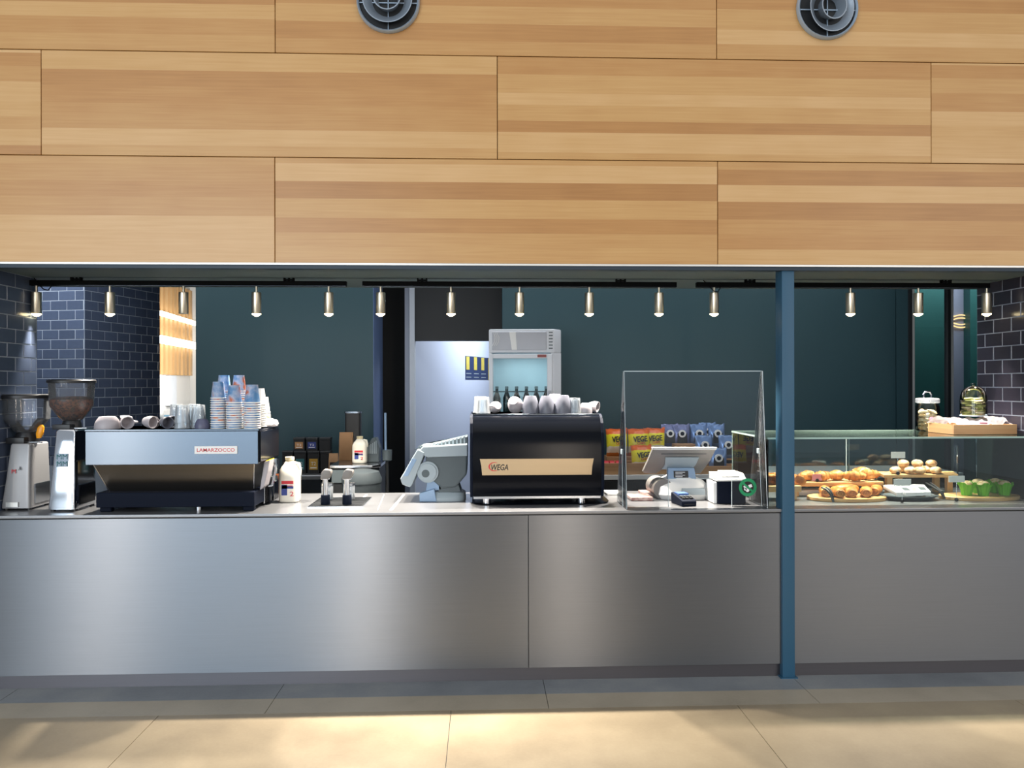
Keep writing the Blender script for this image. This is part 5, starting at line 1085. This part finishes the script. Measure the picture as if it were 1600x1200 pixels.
b = nb(); lathe(b, [(rr, 0), (rr, hc * .5), (rr * .97, hc * .66), (rr * .84, hc * .83), (rr * .55, hc * .96), (rr * .2, hc * .995), (.001, hc)], 30, cap0=False, cap1=False); obj('dome', b, 'glass', t)
b = nb(); lathe(b, [(rr * 1.0, 0), (rr * 1.02, .003), (rr * 1.0, .006)], 30, cap0=False, cap1=False); obj('rim', b, 'edge', t)
b = nb(); lathe(b, [(.012, hc - .002), (.008, hc + .004), (.013, hc + .014), (.001, hc + .018)], 16); obj('knob', b, 'glass', t)
k = 0
for lvl in range(8):
    for i in range(3 if lvl < 7 else 2):
        a_ = i * 2.1 + lvl * .9; q = rr * (.50 if lvl < 6 else .36); b = nb(); lathe(b, [(.001, 0), (.026, .001), (.028, .006), (.024, .011), (.001, .012)], 14); o = obj('round_biscuit', b, 'pistachio' if (lvl + i) % 3 else 'cookie')
        o.location = (xc + q * math.cos(a_), Yc + q * math.sin(a_), zc0 + .004 + lvl * .0135); o.rotation_euler = (random.uniform(-.12, .12), random.uniform(-.12, .12), a_); tag(o, 'round greenish biscuit in the pile under the glass cloche', 'biscuit', 'round biscuits under the cloche')

# ================================================================ back benches
def bench(label, x0, x1, y0, top_t, apron, foot=True):
    t = thing('back_bench', label, 'bench', ((x0 + x1) / 2, y0 + .2, 0))
    b = nb(); bx(b, x0, x1, y0, BY - .005, ZC - top_t, ZC, .002, 1); part('worktop', b, 'steel_top' if apron else 'white_plastic', t, smooth=False)
    b = nb(); bx(b, x0 + .02, x1 - .02, y0 + .03, BY - .01, 0, ZC - top_t - apron); part('carcass', b, 'black', t, smooth=False)
    if apron: b = nb(); bx(b, x0 + .005, x1 - .005, y0 + .012, y0 + .03, ZC - top_t - apron, ZC - top_t); part('apron', b, 'steel_b', t, smooth=False)
    n = max(2, int((x1 - x0) / .6))
    for i in range(n):
        b = nb(); w = (x1 - x0 - .04) / n; bx(b, x0 + .02 + i * w + .003, x0 + .02 + (i + 1) * w - .003, y0 + .022, y0 + .031, .1, ZC - top_t - apron - .01, .002, 1); part('door', b, 'nearblack', t, smooth=False)
    return t
B1Y = 5.84
bench('stainless back bench under the black tea boxes', gx(330, BY), gx(512, B1Y), B1Y, .03, .1)
B2Y = 5.74
bench('dark back bench with a white top under the snack bags', gx(905, B2Y), gx(1440, BY), B2Y, .035, 0)

# tea boxes
def tea_box(label, px, py0, py1, wpx, Yb, lab, txt, base=None):
    x = gx(px, Yb); w = wpx * Yb / 1200 / 2; z0_ = base if base is not None else zat(py1, Yb, px); h = zat(py0, Yb, px) - z0_
    t = thing('tea_box', label, 'tea box', (x, Yb + w, z0_ + .0008), 0, 'black tea boxes on the back bench'); b = nb(); bx(b, -w + .002, w - .002, -w, w, 0, h - .018, .002, 1); obj('body', b, 'black_print', t, smooth=False)
    b = nb(); bx(b, -w, w, -w - .002, w + .002, h - .018, h, .002, 1); obj('lid', b, 'black_plastic', t, smooth=False)
    if lab:
        b = nb(); bx(b, -w * .68, w * .68, -w - .0012, -w + .001, h * .18 if txt != 'dark' else h * .2, h * .66); lb = obj('label', b, lab, t, smooth=False)
        text('lettering', 'T2', w * .78, h * .15, 'white_print', lb, (0, -w - .0016, h * .45))
        b = nb(); bx(b, -w * .5, w * .5, -w - .0018, -w - .0013, h * .24, h * .29); obj('label_line', b, 'white_print', lb, smooth=False)
    return z0_ + h
Yb = 5.95
zt_ = tea_box('black tea box with no visible label, left end of the lower row', 449, 705, 741, 17, Yb, None, '', ZC)
tea_box('black tea box with a green label, middle of the lower row', 468.5, 705, 741, 19, Yb, 'teal_print', '', ZC)
tea_box('black tea box with a gold label, right of the lower row', 489.5, 705, 741, 19, Yb, 'gold_label', '', ZC)
tea_box('black tea box with a copper label, left of the upper row', 467, 684, 704, 18, Yb, 'copper_label', '', zt_ + .001)
tea_box('black tea box with a blue label, middle of the upper row', 487, 684, 704, 18.5, Yb, 'blue_print', '', zt_ + .001)
tea_box('plain black tea box at the right of the upper row', 507, 684, 704, 17, Yb, None, '', zt_ + .001)
tea_box('plain dark tea box at the right end of the lower row', 508, 705, 741, 16, Yb, None, '', ZC)
# steel stand right of the tea boxes with coffee bags, milk and grey till parts
Ys = 5.05; f = on(560, 726, 1.08)
x0, x1 = gx(519, 5.3), gx(596, 5.3); t = thing('steel_cart', 'steel topped dark cart behind the taps', 'cart', ((x0 + x1) / 2, 5.45, 0))
sz = zat(727, 5.2, 560)
b = nb(); prism(b, [(x0, 5.2), (x1 - .05, 5.2), (x1, 5.26), (x1, 5.66), (x0, 5.66)], sz - .02, sz, 'Z', .003); part('top', b, 'steel', t, smooth=False)
b = nb(); prism(b, [(x0 + .01, 5.215), (x1 - .055, 5.215), (x1 - .012, 5.27), (x1 - .012, 5.65), (x0 + .01, 5.65)], 0.0, sz - .02, 'Z'); part('body', b, 'black', t, smooth=False)
b = nb(); bx(b, x0 + .012, x1 - .09, 5.209, 5.216, sz - .12, sz - .03, .002, 1); part('front_panel', b, 'grey_dark', t, smooth=False)
t = milk('white milk bottle standing on the steel cart', (gx(562, 5.34), 5.34, sz + .001), .10, .185)
def coffee_bag(label, px, Yc, w, h, z, mat, band=None):
    t = thing('coffee_bag', label, 'bag', (gx(px, Yc), Yc, z + .001)); b = nb(); sloft(b, [(0, w / 2, .035), (h * .1, w / 2, .038), (h * .75, w / 2 * .98, .03), (h * .9, w / 2 * .97, .012), (h, w / 2 * .97, .004)], 5, 28); obj('bag', b, mat, t)
    if band: b = nb(); bx(b, -w * .3, w * .3, -.0405, -.036, h * .35, h * .6); obj('label', b, band, t, smooth=False)
coffee_bag('brown paper coffee bag between the tea boxes and the cart', 521, 5.9, .07, .16, ZC, 'cardboard', 'black_print')
coffee_bag('brown cardboard coffee bag at the back of the steel cart', 541, 5.55, .10, .20, sz, 'cardboard')
tt = thing('storage_tin', 'black storage tin with a steel lid behind the milk on the cart', 'tin', (gx(552, 5.60), 5.60, sz + .001)); hh_ = zat(643, 5.6, 552) - sz; b = nb(); sloft(b, [(0, .055, .04), (hh_ - .012, .055, .04)], 8, 32); obj('body', b, 'black_print', tt); b = nb(); sloft(b, [(hh_ - .012, .058, .043), (hh_, .058, .043)], 8, 32); obj('lid', b, 'steel_b', tt)
tt = thing('card_printer', 'grey ribbed printer leaning at the right end of the cart', 'printer', (gx(582, 5.45), 5.45, sz + .001)); b = nb(); prism(b, [(-.06, 0), (.05, 0), (.055, .10), (.03, .17), (.0, .165), (-.06, .05)], -.06, .06, 'Y', .005); obj('body', b, 'grey_dark', tt, smooth=False)
for i in range(6): b = nb(); bx(b, -.03 + i * .012, -.024 + i * .012, -.064, -.058, .06, .11 + i * .008); obj('rib', b, 'grey_plastic', tt, smooth=False)
tt = thing('squeegee', 'tall blue grey squeegee handle standing in a cup at the cart end', 'squeegee', (gx(603, 5.3), 5.36, 0)); zz_ = zat(703, 5.36, 602)
b = nb(); cyl(b, (0, 0, 0.0), (0, 0, zz_ - .07), .012); obj('stand', b, 'black', tt)
b = nb(); lathe(b, [(.026, zz_ - .075), (.032, zz_ - .07), (.034, zz_), (.03, zz_)], 20); obj('cup', b, 'grey_dark', tt)
b = nb(); cyl(b, (-.01, 0, zz_ - .04), (-.012, 0, zat(645, 5.36, 596)), .008); obj('handle', b, 'blue_grey', tt)
tt = thing('waste_bin', 'round dark grey bin with a curved lid behind the right tap', 'bin', (gx(565, 5.02), 5.02, 0)); zr = zat(733, 5.02, 565); b = nb(); lathe(b, [(.10, 0), (.115, .02), (.125, zr - .09), (.127, zr - .08)], 32); obj('body', b, 'bin_grey', tt); b = nb(); lathe(b, [(.129, zr - .085), (.130, zr - .06), (.11, zr - .015), (.05, zr)], 32); obj('lid', b, 'bin_grey', tt)

# snack trays and bags
def tray(label, px0, px1, py0, py1, Yt, d, z0_):
    x0, x1 = gx(px0, Yt), gx(px1, Yt); t = thing('wooden_tray', label, 'tray', ((x0 + x1) / 2, Yt + d / 2, z0_ + .001)); w2 = (x1 - x0) / 2; h = zat(py0, Yt, px0) - z0_
    b = nb(); bx(b, -w2, w2, -d / 2, -d / 2 + .012, 0, h, .001, 1); obj('front_board', b, 'tray_wood', t, smooth=False)
    b = nb(); bx(b, -w2, w2, d / 2 - .012, d / 2, 0, h, .001, 1); obj('back_board', b, 'tray_wood', t, smooth=False)
    for s in (-1, 1): b = nb(); bx(b, s * w2 - .006, s * w2 + .006, -d / 2 + .012, d / 2 - .012, 0, h, .001, 1); obj('end_board', b, 'tray_wood', t, smooth=False)
    b = nb(); bx(b, -w2, w2, -d / 2 + .012, d / 2 - .012, 0, .008); obj('bottom', b, 'tray_wood', t, smooth=False); return z0_ + .009
TZ = tray('wooden tray of yellow chip bags and red packets', 925, 1044, 724.5, 738, 5.76, .22, ZC)
TZ2 = tray('low wooden tray of blue snack bags, right of the till', 1048, 1166, 729, 738, 5.76, .18, ZC)
TZ3 = tray('raised wooden tray behind the low tray of blue bags', 1066, 1160, 719, 728, 5.97, .18, ZC + .085)
b = nb(); bx(b, gx(1070, 6.0), gx(1156, 6.0), 5.98, 6.12, ZC + .001, ZC + .085, .002, 1); tag(obj('riser_block', b, 'black_plastic', smooth=False), 'black riser block under the raised wooden tray', 'riser')
RZ = zat(714, 5.97, 990)
b = nb(); bx(b, gx(948, 5.99), gx(1037, 5.99), 6.0, 6.16, ZC + .001, RZ, .002, 1); tag(obj('riser_block', b, 'cardboard', smooth=False), 'brown carton behind the chip tray carrying the back row of bags', 'riser')
def bag_mesh(w, h, mat, th=.045):
    b = nb(); secs = [(0, .98, .08), (.03, 1.0, .12), (.12, .97, .7), (.35, .95, 1.0), (.6, .95, .95), (.82, .97, .6), (.93, 1.0, .14), (.97, 1.0, .08), (1.0, .99, .07)]
    rings = []
    for z, fx, fy in secs:
        r_ = sring(b, h * z, w / 2 * fx, max(.003, th * fy), 2.3, 30)
        for v in r_:
            u = v.co.x / (w / 2); v.co.z += (.006 * math.sin(u * 9) if z > .9 else 0) + .012 * h * u * u * (4 if z > .9 else 0); v.co.y += .003 * math.sin(v.co.x * 150 + z * 9)
        rings.append(r_)
    ring_faces(b, rings); return mesh_of('bag', b, mat, ang=50)
bag_y = bag_mesh(.165, .2, 'chips'); bag_b = bag_mesh(.15, .185, 'foil_blue', .04); bag_i = bag_mesh(.15, .185, 'foil_indigo', .04)
def chip(px, Yc, z, lab, s=1.0, rz=0, tilt=6):
    t = thing('chip_bag', lab, 'chip bag', (gx(px, Yc), Yc, z + .001), R(rz), 'yellow chip bags on the back bench'); t.rotation_euler = (R(-tilt), 0, R(rz)); o = put('bag', bag_y, t); o.scale = (s, s, s)
    text('lettering', 'VEGE', .10 * s, .042 * s, 'black_print', o, (.006, -.0465, .126), (PI / 2, R(-4), 0), .003, bold=.03); text('lettering', 'CHIPS', .055 * s, .016 * s, 'red', o, (.014, -.0465, .094), (PI / 2, R(-4), 0), .002)
chip(964, 6.04, RZ, 'yellow chip bag at the left end of the back row', 1.05, 4); chip(998, 6.04, RZ, 'yellow chip bag in the middle of the back row', 1.05, -3); chip(1022, 6.125, RZ, 'yellow chip bag at the right end of the back row, half hidden', 1.05, -8)
chip(1003, 5.87, TZ, 'yellow chip bag standing alone in the front of the tray', 1.0, 3, 9)
for i, (px, Yc, z) in enumerate(((1032, 5.93, RZ - .05), (1050, 5.95, RZ - .05))):
    b = nb(); sloft(b, [(0, .07, .02), (.01, .075, .05), (.03, .06, .045), (.038, .03, .02)], 3, 22); o = obj('foil_packet', b, 'chips_w'); o.location = (gx(px, Yc), Yc, z + .06); tag(o, ('silver snack packet lying flat on the carton', 'second silver snack packet lying above the till head')[i], 'packet')
b = nb(); bx(b, gx(1018, 5.9), gx(1062, 5.9), 5.88, 5.97, ZC + .001, RZ + .0095, .002, 1); tag(obj('riser_block', b, 'cardboard', smooth=False), 'brown carton under the silver snack packets', 'riser')
for i, (px, lab) in enumerate(((947, 'leftmost red packet, beside the black espresso machine'), (955.5, 'second red packet in the tray'), (965.5, 'third red packet in the tray'), (974, 'rightmost red packet, behind the left screen wing'))):
    t = thing('red_packet', lab, 'packet', (gx(px, 5.82), 5.82, TZ + .001), R(random.uniform(-4, 4)), 'small red packets in the tray'); b = nb(); sloft(b, [(0, .02, .012), (.008, .021, .022), (.075, .0205, .02), (.085, .021, .006), (.092, .021, .004)], 3.5, 20); obj('wrapper', b, 'foil_red', t); b = nb(); bx(b, -.013, .013, -.0235, -.02, .025, .06); obj('label', b, 'white_print' if i % 2 else 'pink', t, smooth=False)
def blue(px, Yc, z, lab, s=1.0, rz=0, me=None):
    t = thing('snack_bag', lab, 'snack bag', (gx(px, Yc), Yc, z + .001), R(rz), 'blue foil snack bags'); o = put('bag', me or bag_b, t); o.scale = (s, s, s)
    b = nb(); bx(b, -.042, .042, -.0425, -.036, .03, .115, .003, 1); obj('label', b, 'black_print', o, smooth=False); b = nb(); cyl(b, (0, -.0442, .112), (0, -.030, .112), .032, seg=22); d = obj('emblem', b, 'white_print', o); b = nb(); cyl(b, (0, -.0462, .112), (0, -.0442, .112), .017, seg=18); obj('emblem_centre', b, 'navy', o)
UZ = zat(700, 6.05, 1090)
b = nb(); bx(b, gx(1046, 6.05), gx(1132, 6.05), 6.165, 6.28, ZC + .001, UZ, .002, 1); tag(obj('riser_block', b, 'black_plastic', smooth=False), 'tall black riser at the wall carrying the back row of blue bags', 'riser')
for px, yy, lab, me in ((1046, 6.22, 'indigo snack bag at the left end of the back row', bag_i), (1064, 6.20, 'indigo snack bag second in the back row', bag_i), (1091, 6.21, 'blue snack bag third in the back row', bag_b), (1119, 6.20, 'blue snack bag at the right end of the back row', bag_b), (1105, 6.24, 'blue snack bag behind the gap of the back row', bag_b)):
    blue(px, yy, UZ if yy < 6.23 else UZ + .01, lab, .95, random.uniform(-6, 6), me)
for px, yy, z, lab in ((1099, 6.06, TZ3, 'blue snack bag at the left of the raised tray'), (1136, 6.05, TZ3, 'blue snack bag at the right of the raised tray'), (1121, 5.85, TZ2, 'blue snack bag in the low tray, tilted beside the till head')):
    blue(px, yy, z, lab, .95, random.uniform(-5, 5))
b = nb(); bx(b, gx(1052, 6.1), gx(1084, 6.1), 6.05, 6.155, ZC + .001, zat(694, 6.06, 1066), .003, 1); tag(obj('carton', b, 'cardboard', smooth=False), 'brown carton standing behind the till head', 'carton')

# ================================================================ fridge
Yf = 5.62; W_ = gx(862, Yf) - gx(760, Yf); H_ = zat(513, Yf, 810); rz = R(-3)
t = thing('drinks_fridge', 'pale grey glass door drinks fridge standing behind the black espresso machine', 'fridge', (gx(764, Yf) , Yf + .03, 0), rz)
D_ = .52; W_ = W_ * 1.0
def fx(px): return (px - 760) / 102 * W_
def fz(py): return zat(py, Yf, 810)
b = nb(); zh = fz(551)
prism(b, [(0, 0), (W_, 0), (W_ + .055, .07), (W_ + .06, D_), (0, D_)], fz(551), H_ - .004, 'Z', .012); obj('top_housing', b, 'fridge_body', t, smooth=True)
b = nb(); bx(b, 0, .02, .012, D_, .08, zh); obj('side_wall', b, 'fridge_body', t, smooth=False)
b = nb(); prism(b, [(W_ - .02, .012), (W_, .012), (W_ + .055, .07), (W_ + .06, D_), (W_ - .02, D_)], .08, zh, 'Z'); obj('side_wall', b, 'fridge_body', t, smooth=False)
b = nb(); bx(b, .02, W_ - .02, D_ - .02, D_, .08, zh); bx(b, .02, W_ - .02, .03, D_ - .02, .08, .12); obj('liner', b, 'fridge_in', t, smooth=False)
b = nb(); bx(b, 0, W_ + .04, .02, D_, 0, .08); obj('plinth', b, 'grey_dark', t, smooth=False)
b = nb(); bx(b, fx(765), fx(850), -.006, .006, fz(547), fz(518), .003, 1); hd = obj('header_panel', b, 'fridge_head', t, smooth=False)
for i in range(3):
    b = nb(); tube(b, [(fx(765.5 + i * 3) , -.008, fz(540)), (fx(769 + i * 3), -.008, fz(534)), (fx(770 + i * 3), -.008, fz(527)), (fx(768 + i * 2.4), -.008, fz(520))], .0022, 6); obj('swirl', b, 'white_plastic', hd)
b = nb(); prism(b, [(fx(792), fz(518.5)), (fx(802), fz(518.5)), (fx(804), fz(546.5)), (fx(796), fz(546.5))], -.0075, -.0055, 'Y'); obj('stripe', b, 'white_plastic', hd, smooth=False)
for i in range(6): b = nb(); bx(b, fx(854), fx(860), -.003, .002, fz(520 + i * 5), fz(518.4 + i * 5)); obj('vent_slit', b, 'grey_dark', hd, smooth=False)
zd0 = .1; zd1 = fz(553); xa, xb = fx(762), fx(859)
d = None
b = nb(); bx(b, xa, fx(766.5), -.012, .012, zd0, zd1, .003, 1); bx(b, fx(851), xb, -.012, .012, zd0, zd1, .003, 1); bx(b, fx(766.5), fx(851), -.012, .012, fz(560), zd1, .003, 1); bx(b, fx(766.5), fx(851), -.012, .012, zd0, zd0 + .1, .003, 1); d = obj('door', b, 'fridge_body', t, smooth=False)
b = nb(); bx(b, fx(766), fx(851.5), -.003, .003, zd0 + .1, fz(560)); obj('door_glass', b, 'winglass', d, smooth=False)
b = nb(); bx(b, fx(836), fx(850), -.0145, -.0115, fz(558.5), fz(554)); obj('display', b, 'red_dim', d, smooth=False)
b = nb(); bx(b, fx(853), fx(856.5), -.03, -.012, fz(690), fz(610), .004, 1); obj('door_handle', b, 'fridge_head', d, smooth=False)
for i, py in enumerate((612, 648, 700, 750)):
    b = nb()
    for k in range(9): y = .04 + k * .05; bx(b, .022, W_ - .022, y, y + .006, fz(py) - .004, fz(py))
    obj('shelf', b, 'grey_dark', t, smooth=False)
b = nb(); lathe(b, [(.026, 0), (.028, .006), (.028, .12), (.012, .165), (.011, .19)], 16); bm_ = mesh_of('bottle', b, 'bottle_dark')
b = nb(); lathe(b, [(.0125, .188), (.0125, .205), (.011, .207)], 12); cm_ = mesh_of('cap', b, 'grey_plastic')
Rz = Matrix.Rotation(rz, 3, 'Z')
for s_, py in enumerate((648, 700)):
    for k in range(6):
        q = Rz @ Vector((.055 + k * (W_ - .11) / 5, .10, fz(py) + .001)); tb = thing('drink_bottle', '%s dark drink bottle on the %s fridge shelf' % (('first', 'second', 'third', 'fourth', 'fifth', 'last')[k], ('upper', 'lower')[s_]), 'bottle', Vector(t.location) + q, 0, 'dark bottles in the fridge')
        put('bottle', bm_, tb); put('cap', cm_, tb)
l = bpy.data.lights.new('fridge_light', 'AREA'); l.size = .3; l.energy = 0.9; l.color = (.75, .92, 1); lo = bpy.data.objects.new('fridge_light', l); COL.objects.link(lo); lo.parent = t; lo.location = (W_ / 2, .25, zh - .02)  # unseen lamp assumed inside the fridge to light its interior

# poster on the passage wall
pa = wa + wd * .0
def wall_pt(px):
    lo_, hi_ = 0.0, (wb - wa).length
    for _ in range(40):
        mid = (lo_ + hi_) / 2; p = wa + wd * mid; v = (Vector((p.x, p.y, EYE)) - Vector((0, 0, EYE))); sx_ = 800 + FPX * v.dot(rt) / v.dot(fw)
        if sx_ < px: lo_ = mid
        else: hi_ = mid
    return mid
s0, s1 = wall_pt(727), wall_pt(772); p = wa + wd * s0; dist = p.y
t = thing('wall_poster', 'navy and yellow poster on the pale passage wall beside the fridge', 'poster', (p.x, p.y, zat(593, dist, 727)), math.atan2(wd.y, wd.x)); hp = zat(556, dist, 727) - zat(593, dist, 727); L_ = s1 - s0
b = nb(); bx(b, 0, L_, -.004, -.001, 0, hp); obj('sheet', b, 'poster_n', t, smooth=False)
for i in range(4):
    b = nb(); a_ = L_ * (i / 4 + .02); bx(b, a_, a_ + L_ * .10, -.006, -.0035, hp * (.42 if i < 3 else 0), hp * .98); obj('yellow_panel', b, 'poster_y', t, smooth=False)
for i in range(8):
    b = nb(); a_ = L_ * (.02 + (i % 4) * .25); bx(b, a_, a_ + L_ * .16, -.0055, -.0035, hp * (.08 + .16 * (i // 4)), hp * (.12 + .16 * (i // 4))); obj('print_line', b, 'grey_plastic', t, smooth=False)

# white socket on the tiled pier, downlight under the bulkhead
sp = p0 - du * 0.50 + Vector((du.y, -du.x)) * 0.006
t = thing('power_socket', 'small white power socket on the tiled pier behind the grinders', 'socket', (sp.x, sp.y, zat(629, sp.y, 76)), math.atan2(du.y, du.x)); hs_ = zat(607, sp.y, 76) - zat(629, sp.y, 76)
b = nb(); bx(b, -.032, .032, -.012, 0.002, 0, hs_, .003, 1); obj('plate', b, 'white_plastic', t, smooth=False)
b = nb(); bx(b, -.02, .02, -.0145, -.0115, hs_ * .55, hs_ * .85, .001, 1); obj('switch', b, 'grey_dark', t, smooth=False)
dl = at(689, 439.5, 4.82); b = nb(); cyl(b, (dl.x, 4.82, ZS - .026), (dl.x, 4.82, ZS - .012), .06, seg=24); o = obj('recessed_downlight', b, 'rail'); tag(o, 'small round black downlight under the bulkhead above the middle track', 'downlight')
